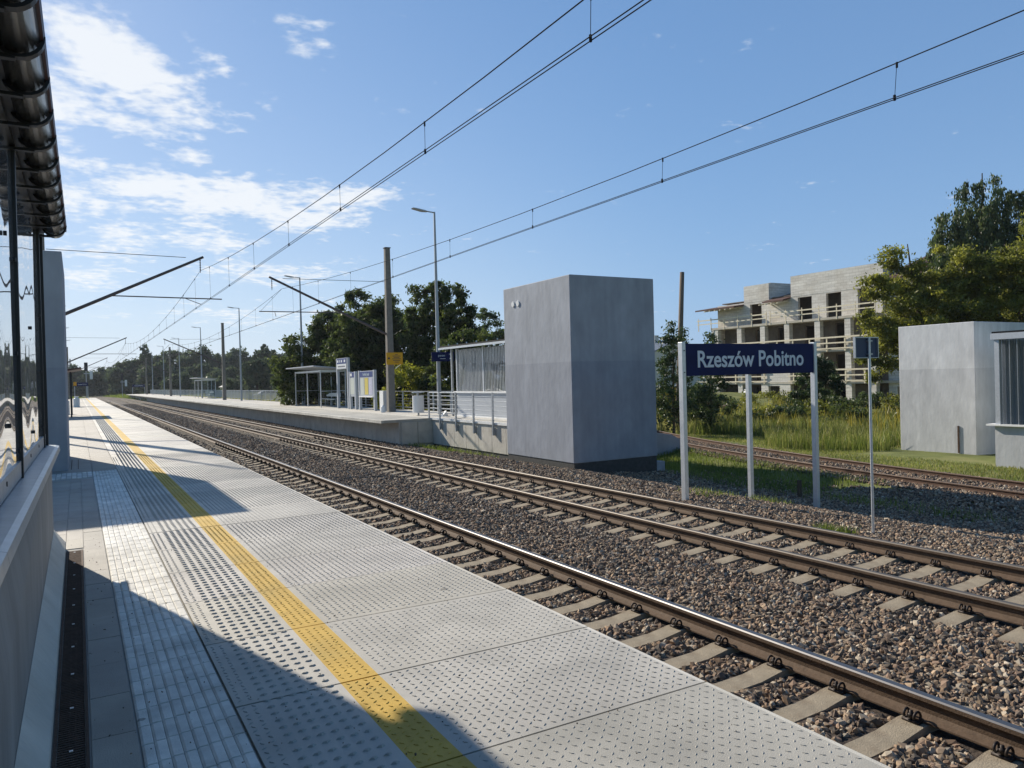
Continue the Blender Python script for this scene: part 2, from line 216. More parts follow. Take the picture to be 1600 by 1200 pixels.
# ------------------------------------------------------------------ mesh helpers
class MB:
    def __init__(s): s.v = []; s.f = []; s.m = []; s.n = 0
    def add(s, v, f, m=0):
        b = s.n; s.v += [tuple(p) for p in v]; s.n += len(v); s.f += [tuple(b + i for i in q) for q in f]; s.m += [m] * len(f); return s
    def box(s, x0, x1, y0, y1, z0, z1, m=0):
        return s.add([(x0, y0, z0), (x1, y0, z0), (x1, y1, z0), (x0, y1, z0), (x0, y0, z1), (x1, y0, z1), (x1, y1, z1), (x0, y1, z1)],
                     [(0, 3, 2, 1), (4, 5, 6, 7), (0, 1, 5, 4), (1, 2, 6, 5), (2, 3, 7, 6), (3, 0, 4, 7)], m)
    def tube(s, pts, r, n=8, m=0, cap=True):
        pts = [Vector(p) for p in pts]; rs = r if isinstance(r, (list, tuple)) else [r] * len(pts); V = []; F = []; up = None
        for i, p in enumerate(pts):
            d = (pts[min(i + 1, len(pts) - 1)] - pts[max(i - 1, 0)]).normalized()
            if up is None: up = Vector((0, 0, 1)) if abs(d.z) < .9 else Vector((1, 0, 0))
            a = d.cross(up)
            if a.length < 1e-4: a = d.orthogonal()
            a.normalize(); b = a.cross(d).normalized(); up = b
            for k in range(n):
                t = 2 * math.pi * (k + .5) / n; V.append(p + (a * math.cos(t) + b * math.sin(t)) * rs[i])
        for i in range(len(pts) - 1):
            for k in range(n): F.append((i * n + k, i * n + (k + 1) % n, (i + 1) * n + (k + 1) % n, (i + 1) * n + k))
        if cap: F.append(tuple(range(n - 1, -1, -1))); F.append(tuple((len(pts) - 1) * n + k for k in range(n)))
        return s.add(V, F, m)
    def prism(s, prof, axis, a0, a1, m=0):      # profile in the two other axes, extruded along axis
        n = len(prof)
        def P(q, a): return (a, q[0], q[1]) if axis == 'x' else ((q[0], a, q[1]) if axis == 'y' else (q[0], q[1], a))
        V = [P(q, a0) for q in prof] + [P(q, a1) for q in prof]
        F = [(i, (i + 1) % n, n + (i + 1) % n, n + i) for i in range(n)] + [tuple(range(n - 1, -1, -1)), tuple(range(n, 2 * n))]
        return s.add(V, F, m)
    def sweep(s, prof, path, mats=None, closed=True):   # prof (lateral, z), path [(x,y)]
        n = len(prof); V = []; F = []; Mt = []
        for i, (x, y) in enumerate(path):
            x2, y2 = path[min(i + 1, len(path) - 1)]; x1, y1 = path[max(i - 1, 0)]; d = Vector((x2 - x1, y2 - y1)).normalized()
            for (l, z) in prof: V.append((x + l * d.y, y - l * d.x, z))
        for i in range(len(path) - 1):
            for k in range(n if closed else n - 1):
                F.append((i * n + k, i * n + (k + 1) % n, (i + 1) * n + (k + 1) % n, (i + 1) * n + k)); Mt.append(mats[k] if mats else 0)
        b = s.n; s.v += V; s.n += len(V); s.f += [tuple(b + q for q in f) for f in F]; s.m += Mt
        if closed: s.f += [tuple(b + k for k in range(n)), tuple(b + (len(path) - 1) * n + k for k in range(n - 1, -1, -1))]; s.m += [0, 0]
        return s
    def build(s, name, mats, parent=None, bevel=0, smooth=False, off=None, fix=True):
        me = bpy.data.meshes.new(name); o = Vector((0, 0, 0))
        root = parent
        while root is not None and root.parent: root = root.parent
        if root is not None: o = root.location
        if off: o = Vector(off)
        me.from_pydata([(x - o.x, y - o.y, z - o.z) for x, y, z in s.v], [], s.f)
        if isinstance(mats, str): mats = [mats]
        for q in mats: me.materials.append(MATS[q])
        if len(mats) > 1: me.polygons.foreach_set('material_index', s.m)
        if smooth: me.polygons.foreach_set('use_smooth', [True] * len(me.polygons))
        if fix:
            import bmesh
            bm = bmesh.new(); bm.from_mesh(me); bmesh.ops.recalc_face_normals(bm, faces=bm.faces); bm.to_mesh(me); bm.free()
        me.update(); ob = bpy.data.objects.new(name, me); C.objects.link(ob)
        if parent: ob.parent = parent
        if off: ob.location = off
        if bevel:
            bv = ob.modifiers.new('bevel', 'BEVEL'); bv.width = bevel; bv.segments = 2; bv.limit_method = 'ANGLE'
        return ob
def npmesh(name, V, F, matn, tint=None, per='vert', smooth=False, parent=None, midx=None, off=None):
    V = np.asarray(V, np.float32); F = np.asarray(F, np.int32); me = bpy.data.meshes.new(name); k = F.shape[1]
    me.vertices.add(len(V)); me.vertices.foreach_set('co', V.ravel()); me.loops.add(F.size); me.loops.foreach_set('vertex_index', F.ravel())
    me.polygons.add(len(F)); me.polygons.foreach_set('loop_start', np.arange(0, F.size, k, dtype=np.int32)); me.polygons.foreach_set('loop_total', np.full(len(F), k, np.int32))
    for q in ([matn] if isinstance(matn, str) else matn): me.materials.append(MATS[q])
    if midx is not None: me.polygons.foreach_set('material_index', np.asarray(midx, np.int32))
    me.update(calc_edges=True)
    me.polygons.foreach_set('use_smooth', np.full(len(F), bool(smooth)))
    if tint is not None:
        t = np.asarray(tint, np.float32)
        if t.ndim == 1: a = me.attributes.new('tint', 'FLOAT', 'POINT'); a.data.foreach_set('value', t)
        else:
            a = me.attributes.new('tint', 'FLOAT_COLOR', 'POINT'); c = np.ones((len(V), 4), np.float32); c[:, :3] = t; a.data.foreach_set('color', c.ravel())
    ob = bpy.data.objects.new(name, me); C.objects.link(ob)
    if parent: ob.parent = parent
    if off is not None: ob.location = off
    return ob
def tag(o, label=None, cat=None, group=None, kind=None):
    if label: o['label'] = label
    if cat: o['category'] = cat
    if group: o['group'] = group
    if kind: o['kind'] = kind
    return o
def thing(name, label, cat, loc=(0, 0, 0), group=None):
    o = bpy.data.objects.new(name, None); C.objects.link(o); o.location = loc; o.empty_display_size = .3; return tag(o, label, cat, group)
def clone(root, loc, label=None, group=None):
    bpy.context.view_layer.update()
    c = root.copy(); C.objects.link(c); c.location = loc
    if label: c['label'] = label
    if group: c['group'] = group
    for ch in root.children:
        d = ch.copy(); C.objects.link(d); d.parent = c
        for g in ch.children:
            e = g.copy(); C.objects.link(e); e.parent = d
    return c
def text(name, s, size, loc, rot, matn, parent=None, sx=1., ex=.003, bold=0., align='CENTER'):
    cu = bpy.data.curves.new('tmp_text', 'FONT'); cu.body = s; cu.size = size; cu.extrude = ex; cu.offset = bold; cu.align_x = align; cu.align_y = 'CENTER'; cu.resolution_u = 4
    o = bpy.data.objects.new('tmp_text', cu); C.objects.link(o); bpy.context.view_layer.update()
    me = bpy.data.meshes.new_from_object(o.evaluated_get(bpy.context.evaluated_depsgraph_get())); bpy.data.objects.remove(o)
    root = parent
    while root is not None and root.parent: root = root.parent
    T = Matrix.Translation(Vector(loc) - (root.location if root else Vector())) @ Matrix.Rotation(rot[2], 4, 'Z') @ Matrix.Rotation(rot[0], 4, 'X') @ Matrix.Diagonal((sx, 1, 1, 1))
    me.transform(T); me.materials.clear(); me.materials.append(MATS[matn]); me.name = name
    n = bpy.data.objects.new(name, me); C.objects.link(n)
    if parent: n.parent = parent
    return n
sm = lambda a, b, x: np.clip((x - a) / (b - a), 0, 1) ** 2 * (3 - 2 * np.clip((x - a) / (b - a), 0, 1))
# ------------------------------------------------------------------ levels and plan
RT = -0.766                    # rail top
T1, T2 = 4.346, 8.50           # track centres
XE = 2.66                      # near platform edge
def bend(y): return -np.maximum(0, np.asarray(y, float) - 165.) ** 2 / 2200.
def sidx(y): y = np.asarray(y, float); return 18.35 + .0072 * np.maximum(y, 0) ** 2   # centre line of the siding
def gz(x, y):                  # ground height
    x = np.asarray(x, float) - bend(y); y = np.asarray(y, float)
    z = -1.0 - .07 * sm(1.2, 0, np.abs(x - 6.4)) * 0
    far = sm(30, 60, y)
    z = z - .12 * sm(11.2, 12.0, x) * (1 - far) - .30 * sm(11.9, 13.3, x) * (1 - far) - .20 * sm(13.2, 14.6, x) * (1 - far)
    d = np.abs(x - np.minimum(sidx(np.minimum(y, 40)), 60)); bank = .16 * sm(2.3, 1.4, d) * sm(40, 30, y) * (x > 14)
    z = z + bank * 1.0
    z = z - .15 * sm(24, 60, x) + .12 * np.sin(x * .9) * np.sin(y * .7) * sm(22, 26, x) * .5
    z = z + far * sm(12, 18, x) * .55 + .30 * np.exp(-((x - 14.6) / 1.6) ** 2 - ((y - 18.6) / 1.9) ** 2) * (x > 11)
    z = np.where(x < -8, -.7, z)
    return z
def grid(name, xs, ys, matn, zoff=0., fn=gz, kind='structure'):
    X, Y = np.meshgrid(xs, ys); Z = fn(X, Y) + zoff; V = np.stack([X, Y, Z], -1).reshape(-1, 3); nx, ny = len(xs), len(ys)
    i = np.arange((ny - 1) * (nx - 1)); a = (i // (nx - 1)) * nx + i % (nx - 1); F = np.stack([a, a + 1, a + nx + 1, a + nx], -1)
    o = npmesh(name, V, F, matn, smooth=True); o['kind'] = kind; return o
xs = np.concatenate([[-900, -300, -120, -60, -30, -12, -8.2], np.arange(-7.8, 24, .35), np.arange(24, 60, 1.5), [62, 70, 85, 110, 160, 300, 900]])
ys = np.concatenate([[-120, -40, -20], np.arange(-12, 40, .6), np.arange(40, 260, 4), [270, 300, 400, 600, 1000, 2500]])
grid('ground', xs, ys, 'grassland', -.02)
# ------------------------------------------------------------------ ballast
def stones(n, xf, yf, s0, s1, seed, keep=None):
    g = np.random.default_rng(seed); x = xf(g, n); y = yf(g, n)
    if keep is not None: k = keep(x, y); x, y = x[k], y[k]
    n = len(x); s = g.uniform(s0, s1, n)
    ph = (1 + 5 ** .5) / 2; ico = np.array([(-1, ph, 0), (1, ph, 0), (-1, -ph, 0), (1, -ph, 0), (0, -1, ph), (0, 1, ph), (0, -1, -ph), (0, 1, -ph), (ph, 0, -1), (ph, 0, 1), (-ph, 0, -1), (-ph, 0, 1)]) / 1.9
    fi = np.array([(0, 11, 5), (0, 5, 1), (0, 1, 7), (0, 7, 10), (0, 10, 11), (1, 5, 9), (5, 11, 4), (11, 10, 2), (10, 7, 6), (7, 1, 8), (3, 9, 4), (3, 4, 2), (3, 2, 6), (3, 6, 8), (3, 8, 9), (4, 9, 5), (2, 4, 11), (6, 2, 10), (8, 6, 7), (9, 8, 1)])
    V = ico[None] * (1 + g.uniform(-.38, .30, (n, 12, 1))); V = V * np.stack([g.uniform(.75, 1.35, n), g.uniform(.6, 1.05, n), g.uniform(.42, .8, n)], -1)[:, None]
    q = g.normal(size=(n, 4)); q /= np.linalg.norm(q, axis=1)[:, None]; a, b, c, d = q.T
    Rm = np.stack([1 - 2 * (c * c + d * d), 2 * (b * c - a * d), 2 * (b * d + a * c), 2 * (b * c + a * d), 1 - 2 * (b * b + d * d), 2 * (c * d - a * b), 2 * (b * d - a * c), 2 * (c * d + a * b), 1 - 2 * (b * b + c * c)], -1).reshape(n, 3, 3)
    V = np.einsum('nij,nkj->nki', Rm, V) * s[:, None, None]
    z = gz(x, y) + g.uniform(-.012, .022, n); V = V + np.stack([x, y, z], -1)[:, None]
    F = (fi[None] + 12 * np.arange(n)[:, None, None]).reshape(-1, 3)
    pal = np.array([(.27, .21, .15), (.20, .15, .108), (.125, .095, .075), (.37, .27, .18), (.23, .16, .115), (.42, .36, .28), (.10, .082, .066), (.28, .19, .125)]); col = pal[g.integers(0, len(pal), n)] * g.uniform(.75, 1.3, (n, 1))
    return V.reshape(-1, 3), F, np.repeat(col, 12, 0)
PH1, PH2 = .194, .10
def clear_of_track(x, y):
    k = np.ones(len(x), bool)
    for tc, ph in ((T1, PH1), (T2, PH2)):
        dy = np.abs((y - ph + .3) % .6 - .3); on = (np.abs(x - tc) < 1.27) & (dy < .145); k &= ~on
        k &= ~(np.abs(np.abs(x - tc) - .75) < .10)
    k &= (x > 2.35)
    return k
B = []
def ur(a, b): return lambda g, n: g.uniform(a, b, n)
B.append(stones(56000, ur(2.5, 11.6), ur(1.6, 11), .024, .046, 1, clear_of_track))
B.append(stones(44000, ur(2.5, 11.8), ur(1.6, 11), .018, .032, 9, clear_of_track))
B.append(stones(52000, ur(2.6, 11.9), ur(11, 24), .028, .048, 2, clear_of_track))
B.append(stones(44000, ur(2.7, 10.9), ur(24, 60), .036, .060, 3, clear_of_track))
B.append(stones(36000, ur(2.9, 10.6), ur(60, 130), .055, .085, 13))
B.append(stones(60000, ur(11.4, 17.6), ur(2, 18), .026, .048, 4, lambda x, y: (RNG.random(len(x)) < 1 - .85 * sm(15.3, 16.2, x) * (y > 12.8)) & (x < sidx(y) - .2)))
B.append(stones(30000, ur(17, 24), ur(4, 27), .03, .05, 5, lambda x, y: np.abs(x - sidx(y)) < 1.6))
nv = 0; VV = []; FF = []; CC = []
for V, F, c in B: VV.append(V); FF.append(F + nv); CC.append(c); nv += len(V)
npmesh('ballast', np.concatenate(VV), np.concatenate(FF), 'stone', np.concatenate(CC))['kind'] = 'stuff'
del VV, FF, CC, B
bx = np.concatenate([np.arange(2.2, 11.4, .3)]); by = np.concatenate([np.arange(-12, 60, 1.), np.arange(60, 262, 4.)])
X, Y = np.meshgrid(bx, by); V = np.stack([X + bend(Y), Y, gz(X + bend(Y), Y) + .008], -1).reshape(-1, 3); i = np.arange((len(by) - 1) * (len(bx) - 1)); a = (i // (len(bx) - 1)) * len(bx) + i % (len(bx) - 1)
npmesh('track_bed', V, np.stack([a, a + 1, a + len(bx) + 1, a + len(bx)], -1), 'ballast_base', smooth=True)['kind'] = 'structure'
sy = np.arange(-12, 40, 1.); sxs = np.arange(-1.5, 1.6, .3)
V = np.array([(sidx(y) + l, y, float(gz(sidx(y) + l, y)) + .004) for y in sy for l in sxs]); n = len(sxs); i = np.arange((len(sy) - 1) * (n - 1)); a = (i // (n - 1)) * n + i % (n - 1)
npmesh('siding_bed', V, np.stack([a, a + 1, a + n + 1, a + n], -1), 'ballast_base', smooth=True)['kind'] = 'structure'
# ------------------------------------------------------------------ rails and sleepers
prof = [(-.075, -.172), (-.075, -.160), (-.03, -.145), (-.010, -.125), (-.010, -.052), (-.036, -.040), (-.036, -.012), (-.028, -.001), (.028, -.001), (.036, -.012), (.036, -.040), (.010, -.052), (.010, -.125), (.03, -.145), (.075, -.160), (.075, -.172)]
pmat = [0] * 16; pmat[6] = 1; pmat[7] = 1; pmat[8] = 1
names = {(0, -1): 'running rail closest to the near platform, mostly hidden by its edge', (0, 1): 'long polished rail of the near track, first one seen past the platform edge', (1, -1): 'nearer rail of the second track', (1, 1): 'farther rail of the second track, beside the ballast shoulder and name sign'}
ry = list(np.arange(-10, 165, 25.)) + list(np.arange(165, 262, 6.))
for ti, tc in ((0, T1), (1, T2)):
    for s in (-1, 1):
        path = [(tc + s * .7535 + float(bend(y)), y) for y in ry]
        o = MB().sweep([(l, z + RT) for l, z in prof], path, pmat).build('rail', ['rail_side', 'rail_top' if ti == 0 else 'rail_top_dull'])
        tag(o, names[(ti, s)], 'rail', 'running rails of the two main tracks')
sp = [(l * .9, z * .85) for l, z in prof]
for s in (-1, 1):
    path = [(float(sidx(y)) + s * .75, y) for y in np.arange(-8, 36, 1.)]
    o = MB().sweep([(l, z - 1.31) for l, z in sp], path, pmat).build('rail', ['rust', 'rust_top'])
    tag(o, 'rusty siding rail ' + ('nearer the name sign' if s < 0 else 'nearer the tall grass'), 'rail', 'rusty rails of the siding')
def sleeper_mb(cx, cy, zt, dx=1.28, wt=.10, wb=.14):
    b = MB(); px = [(-dx, -.035), (-1.0, -.012), (-.88, 0), (-.62, 0), (-.38, -.035), (0, -.045), (.38, -.035), (.62, 0), (.88, 0), (1.0, -.012), (dx, -.035)]
    px = [(x * dx / 1.28, z) for x, z in px]; V = []; F = []
    for x, z in px: V += [(cx + x, cy - wt, zt + z), (cx + x, cy + wt, zt + z), (cx + x, cy + wb, zt - .2), (cx + x, cy - wb, zt - .2)]
    n = len(px)
    for i in range(n - 1):
        for k in range(4): F.append((4 * i + k, 4 * i + (k + 1) % 4, 4 * i + 4 + (k + 1) % 4, 4 * i + 4 + k))
    F += [(0, 1, 2, 3), (4 * n - 1, 4 * n - 2, 4 * n - 3, 4 * n - 4)]; return b.add(V, F)
def clip_mb(sx):
    b = MB(); zt = RT - .172
    for dy in (-.036, .036):
        pts = [(sx * .135 + .0 * k, dy + .006 * math.cos(k * .7), zt + .045) for k in range(0)]
        for k in range(13):
            t = k / 12 * math.pi * 1.75 - .3
            pts.append((sx * (.108 + .034 * math.cos(t)), dy + (.010 * (k / 12) if dy > 0 else -.010 * (k / 12)), zt + .040 + .034 * math.sin(t)))
        b.tube(pts, .0095, 6)
    b.tube([(sx * .115, 0, zt - .01), (sx * .115, 0, zt + .075)], .013, 6); b.tube([(sx * .115, 0, zt + .03), (sx * .115, 0, zt + .055)], .026, 6); b.box(sx * .105 - .03, sx * .105 + .03, -.06, .06, zt - .006, zt + .012)
    return b
SZ = RT - .174 - .004
clips = {}
for s in (-1, 1):
    for q in (-1, 1): clips[(s, q)] = None
proto = {}
def make_sleeper(tc, y, label, group, withclips):
    root = thing('concrete_sleeper', label, 'railway sleeper', (tc, y, SZ - .2), group)
    if 'body' not in proto:
        b = sleeper_mb(tc, y, SZ).build('sleeper_beam', 'sleeper_concrete', root); proto['body'] = b.data
        for s in (-1, 1):
            for q in (-1, 1):
                cm = clip_mb(q); cm.v = [(x + tc + s * .7535, yy + y, z) for x, yy, z in cm.v]; c = cm.build('rail_clip', 'clip_steel', root, smooth=True); proto[(s, q)] = c.data
        return
    b = bpy.data.objects.new('sleeper_beam', proto['body']); C.objects.link(b); b.parent = root
    if withclips:
        for s in (-1, 1):
            for q in (-1, 1):
                c = bpy.data.objects.new('rail_clip', proto[(s, q)]); C.objects.link(c); c.parent = root
for tc, ph, nm, n in ((T1, PH1, 'near', 100), (T2, PH2, 'second', 110)):
    y0 = 1 if tc == T1 else 3; k0 = math.ceil((y0 - ph) / .6)
    grp = 'concrete sleepers under the %s main track' % nm
    for k in range(k0, k0 + n):
        y = ph + .6 * k
        make_sleeper(tc, y, 'grey concrete sleeper with spring clips, in the ballast under the %s main track' % nm, grp, y < 34)
    b = MB(); y = ph + .6 * (k0 + n)
    while y < 165: sb = sleeper_mb(tc, y, SZ); b.add(sb.v, sb.f); y += .6
    tag(b.build('distant_sleepers', 'sleeper_concrete'), kind='stuff')
for k in range(26):
    y = 4.2 + .62 * k; cx = float(sidx(y)); o = sleeper_mb(cx, y, -1.45, 1.2).build('sleeper_beam', 'wood_old', off=(cx, y, -1.45))
    o.name = 'timber_sleeper'; tag(o, 'weathered timber sleeper under the rusty siding', 'railway sleeper', 'timber sleepers of the siding')
# ------------------------------------------------------------------ near platform
PL_END = 147.
b = MB(); b.box(-7.5, .19, -12, PL_END, -.3, -.006); b.box(.19, .607, -12, PL_END, -.3, -.012); b.box(.607, 2.30, -12, PL_END, -1.3, -.13)
o = b.build('platform', 'slab_side'); o['kind'] = 'structure'
def sheet_tiles(name, x0, x1, y0, y1, px, py, gap, z0, z1, matn, var, seed, offrow=0., rnd=None):
    g = np.random.default_rng(seed); xsn = int(round((x1 - x0) / px)); ysn = int(round((y1 - y0) / py)); V = []; T = []
    base = np.array([(0, 0, 0), (1, 0, 0), (1, 1, 0), (0, 1, 0), (0, 0, 1), (1, 0, 1), (1, 1, 1), (0, 1, 1)], float)
    for i in range(xsn):
        for j in range(ysn):
            q = base.copy(); q[:, 0] = x0 + i * px + gap / 2 + q[:, 0] * (px - gap); q[:, 1] = y0 + j * py + (offrow if i % 2 else 0) + gap / 2 + q[:, 1] * (py - gap); q[:, 2] = z0 + q[:, 2] * (z1 - z0) + g.uniform(-.0012, .0012) * (q[:, 2] > 0)
            V.append(q); t = 1 + g.uniform(-var, var); T += [(t, t * (1 - abs(g.normal(0, .008))), t * (1 - abs(g.normal(0, .02))))] * 8
    V = np.concatenate(V); f = np.array([(4, 5, 6, 7), (0, 1, 5, 4), (1, 2, 6, 5), (2, 3, 7, 6), (3, 0, 4, 7)]); F = (f[None] + 8 * np.arange(len(V) // 8)[:, None, None]).reshape(-1, 4)
    return npmesh(name, V, F, matn, np.array(T))
# paving between the drain and the guide strip, then across the platform
JY = .772 - 13
o = sheet_tiles('paving_slabs', .01, .19, JY, 15.0, .18, .5, .006, -.05, 0, 'paver', .07, 21); o['kind'] = 'structure'
o = sheet_tiles('paving_slabs', -3.2, -.14, JY, 15.0, .51, .5, .006, -.05, -.0, 'paver', .07, 22); o['kind'] = 'structure'
o = sheet_tiles('paving_slabs', -.14, .01, 8.40, 15.0, .15, .5, .004, -.05, 0, 'paver', .05, 23); o['kind'] = 'structure'
o = sheet_tiles('paving_slabs', -5.8, .2, 16.0, PL_END, 1.2, 1.2, .008, -.05, 0, 'paver', .05, 24); o['kind'] = 'structure'
o = sheet_tiles('paving_slabs', .2, .605, 16.0, PL_END, .405, 1.2, .008, -.05, 0, 'paver', .04, 25); o['kind'] = 'structure'
# edge slabs 1 m long, three bands (concrete, yellow, concrete) in one slab
g = np.random.default_rng(31); V = []; F = []; T = []; MI = []; nb = 0
yj = JY
while yj < PL_END - 1:
    t = 1 + g.uniform(-.10, .10); tt = (t, t * (1 - abs(g.normal(0, .01))), t * (1 - abs(g.normal(0, .03)))); dz = g.uniform(-.0015, .0015)
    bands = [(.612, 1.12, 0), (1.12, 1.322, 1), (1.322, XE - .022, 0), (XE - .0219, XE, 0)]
    for x0, x1, mi in bands:
        y0, y1 = yj + .0065, yj + .9935; z0, z1 = -.125, dz
        V += [(x0, y0, z0), (x1, y0, z0), (x1, y1, z0), (x0, y1, z0), (x0, y0, z1), (x1, y0, z1), (x1, y1, z1), (x0, y1, z1)]
        fs = [(4, 5, 6, 7), (0, 1, 5, 4), (2, 3, 7, 6), (0, 3, 2, 1)]
        if x0 < .7: fs.append((3, 0, 4, 7))
        if x1 > 2.6: fs.append((1, 2, 6, 5))
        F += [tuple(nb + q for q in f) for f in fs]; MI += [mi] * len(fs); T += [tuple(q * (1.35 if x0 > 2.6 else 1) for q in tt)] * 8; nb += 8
    yj += 1.0
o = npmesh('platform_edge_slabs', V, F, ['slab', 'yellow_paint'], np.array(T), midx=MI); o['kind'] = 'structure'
# chequer tread on the edge slabs (real raised bars, alternating direction)
def loz(P, ang, la, lb, h, matn, name, tints=None, midx=None, z=0.0):
    P = np.asarray(P); n = len(P); ca, sa = np.cos(ang), np.sin(ang)
    sh = np.array([(-1, 0, 0), (0, -1, 0), (1, 0, 0), (0, 1, 0), (-.5, 0, 1), (0, -.45, 1), (.5, 0, 1), (0, .45, 1)]); f = np.array([(0, 1, 5, 4), (1, 2, 6, 5), (2, 3, 7, 6), (3, 0, 4, 7), (4, 5, 6, 7)])
    X = sh[None, :, 0] * la; Y = sh[None, :, 1] * lb; V = np.stack([P[:, 0:1] + X * ca[:, None] - Y * sa[:, None], P[:, 1:2] + X * sa[:, None] + Y * ca[:, None], z + sh[None, :, 2] * h + np.zeros((n, 1)) - .001], -1).reshape(-1, 3)
    F = (f[None] + 8 * np.arange(n)[:, None, None]).reshape(-1, 4)
    return npmesh(name, V, F, matn, None if tints is None else np.repeat(tints, 8, 0), midx=None if midx is None else np.repeat(midx, 5))
pt = .046; xx = np.arange(.64, 2.63, pt); yy = np.arange(1.9, 19, pt); PX, PY = np.meshgrid(xx, yy); par = (np.arange(len(xx))[None, :] + np.arange(len(yy))[:, None]) % 2
k = ~((PX > .715) & (PX < 1.115)) & (np.abs((PY - .772 + .5) % 1 - .5) > .028) & (np.abs(PX - 1.12) > .016) & (np.abs(PX - 1.322) > .010)
P = np.stack([PX[k], PY[k]], -1); ang = np.where(par[k] == 0, R(38), R(-52)); mi = ((P[:, 0] > 1.12) & (P[:, 0] < 1.322)).astype(int)
o = loz(P, ang, .017, .0055, .0042, ['bump_concrete', 'yellow_paint'], 'slab_tread', midx=mi); o['kind'] = 'structure'
cols = 1.062 - .0615 * np.arange(6); yb = .772 - 13 + .04 + .0818 * np.arange(0, 700); yb = yb[(yb > 1.7) & (yb < 48)]; PX, PY = np.meshgrid(cols, yb); P = np.stack([PX.ravel(), PY.ravel()], -1)
o = loz(P, np.full(len(P), R(8)), .023, .014, .0085, ['bump_concrete'], 'tactile_studs'); o['kind'] = 'structure'
b = MB()
for c in cols: b.box(c - .014, c + .014, 48.2, PL_END - 2, -.002, .008)
b.build('tactile_ribs', 'bump_concrete', fix=False)['kind'] = 'structure'
Vg, Fg, cg = stones(900, ur(-.1, 2.6), ur(1.8, 9), .0018, .0055, 77); Vg = Vg.copy(); Vg[:, 2] += 1.0 + .001; npmesh('platform_grit', Vg, Fg, 'stone', cg * .6)['kind'] = 'stuff'
# guide strip: 400 mm tiles with eight ribs each
g = np.random.default_rng(5); V = []; T = []; rowy = -.6 - .207
base = np.array([(0, 0, 0), (1, 0, 0), (1, 1, 0), (0, 1, 0), (.0, .0, .55), (1, .0, .55), (1, 1, .55), (.0, 1, .55), (.20, .012, 1), (.92, .012, 1), (.92, .988, 1), (.20, .988, 1)], float)
y = rowy
while y < 15.9:
    for c in range(8):
        for h in range(2):
            q = base.copy(); t0 = .055 * (c % 2) * 0 + .012 * c
            q[:, 0] = .197 + c * .0505 + q[:, 0] * .0480; q[:, 1] = y + h * .2 + t0 + .004 + q[:, 1] * .192; q[:, 2] = -.012 + q[:, 2] * (.0145 + g.uniform(-.001, .001)); V.append(q)
            t = 1 + g.uniform(-.09, .09); T += [(t, t * .99, t * .97)] * 12
    y += .4
V = np.concatenate(V); f = np.array([(8, 9, 10, 11), (0, 1, 5, 4), (1, 2, 6, 5), (2, 3, 7, 6), (3, 0, 4, 7), (4, 5, 9, 8), (5, 6, 10, 9), (6, 7, 11, 10), (7, 4, 8, 11)]); F = (f[None] + 12 * np.arange(len(V) // 12)[:, None, None]).reshape(-1, 4)
npmesh('tactile_guide_strip', V, F, 'guide_tile', np.array(T))['kind'] = 'structure'
o = sheet_tiles('tactile_crossing_strip', -.45, .195, 15.02, 15.98, .08, .16, .012, -.03, .006, 'guide_tile', .2, 8); o['kind'] = 'structure'
b = MB(); b.box(.5, 2.3, -12, PL_END, -1.3, -.14); 
# ------------------------------------------------------------------ slot drains
def drain(y0, y1, label, x0=-.132, x1=.004):
    t = thing('slot_drain', label, 'drain', (0, y0, 0), 'slot drains in the near platform')
    b = MB(); b.box(x0, x0 + .014, y0, y1, -.03, .002); b.box(x1 - .014, x1, y0, y1, -.03, .002); b.build('frame', 'rust', t)
    b = MB(); y = y0 + .01
    while y < y1 - .01: b.box(x0 + .016, x1 - .016, y, y + .011, -.012, -.001); y += .024
    for xm in (-.075, -.05): b.box(xm, xm + .006, y0, y1, -.018, -.0035)
    b.build('grate', 'rust', t, fix=False)
    b = MB(); y = y0 + .2
    while y < y1: b.box(x0 + .06, x0 + .075, y, y + .012, -.001, .003); y += .5
    b.build('bolt', 'galv_light', t); MB().box(x0 + .014, x1 - .014, y0, y1, -.09, -.085).build('channel', 'gap', t)
drain(-2, 8.30, 'long rusty slot drain beside the shelter wall in the foreground'); drain(16.7, 19.0, 'short slot drain at the foot of the concrete pillar block', -.15, -.02)
# ------------------------------------------------------------------ near shelter
sh = thing('stair_shelter', 'glazed stair shelter with dark gutter, filling the left edge of the picture', 'shelter', (-.25, 8.4, 0))
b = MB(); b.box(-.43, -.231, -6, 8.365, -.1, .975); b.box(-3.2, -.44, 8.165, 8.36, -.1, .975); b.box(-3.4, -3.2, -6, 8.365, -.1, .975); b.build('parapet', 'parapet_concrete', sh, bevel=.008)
MB().prism([(-.2305, -.1), (-.137, -.1), (-.137, .065), (-.2305, .20)], 'y', -6, 8.43).build('skirting', 'raw_concrete', sh, bevel=.005)
b = MB()
for y0, y1 in ((-6, -1.02), (-1.015, 3.0), (3.004, 5.42), (5.424, 8.42)):
    b.prism([(-.46, 1.030), (-.19, 1.004), (-.165, .996), (-.158, .955), (-.164, .955), (-.171, .99), (-.46, 1.018)], 'y', y0, y1)
b.build('sill', 'sill_metal', sh)
MB().box(-.285, -.272, -6, 8.38, 1.02, 1.115).build('kick_rail', 'galv', sh)
for i in range(5):
    y1 = 8.36 - i * 2.68; MB().add([(-.282, y1 - 2.66, 1.115), (-.282, y1, 1.115), (-.282, y1, 3.0), (-.282, y1 - 2.66, 3.0)], [(0, 1, 2, 3)]).build('glass_panel', 'glazing_front', sh, fix=False)
for y in (8.05, 5.37, 2.69, .01, -2.67): MB().box(-.315, -.262, y - .022, y + .022, 1.0, 3.0).build('mullion', 'frame_dark', sh, bevel=.004)
MB().box(-.29, -.25, 8.362, 8.39, 1.0, 3.0).build('corner_trim', 'frame_dark', sh)
b = MB()
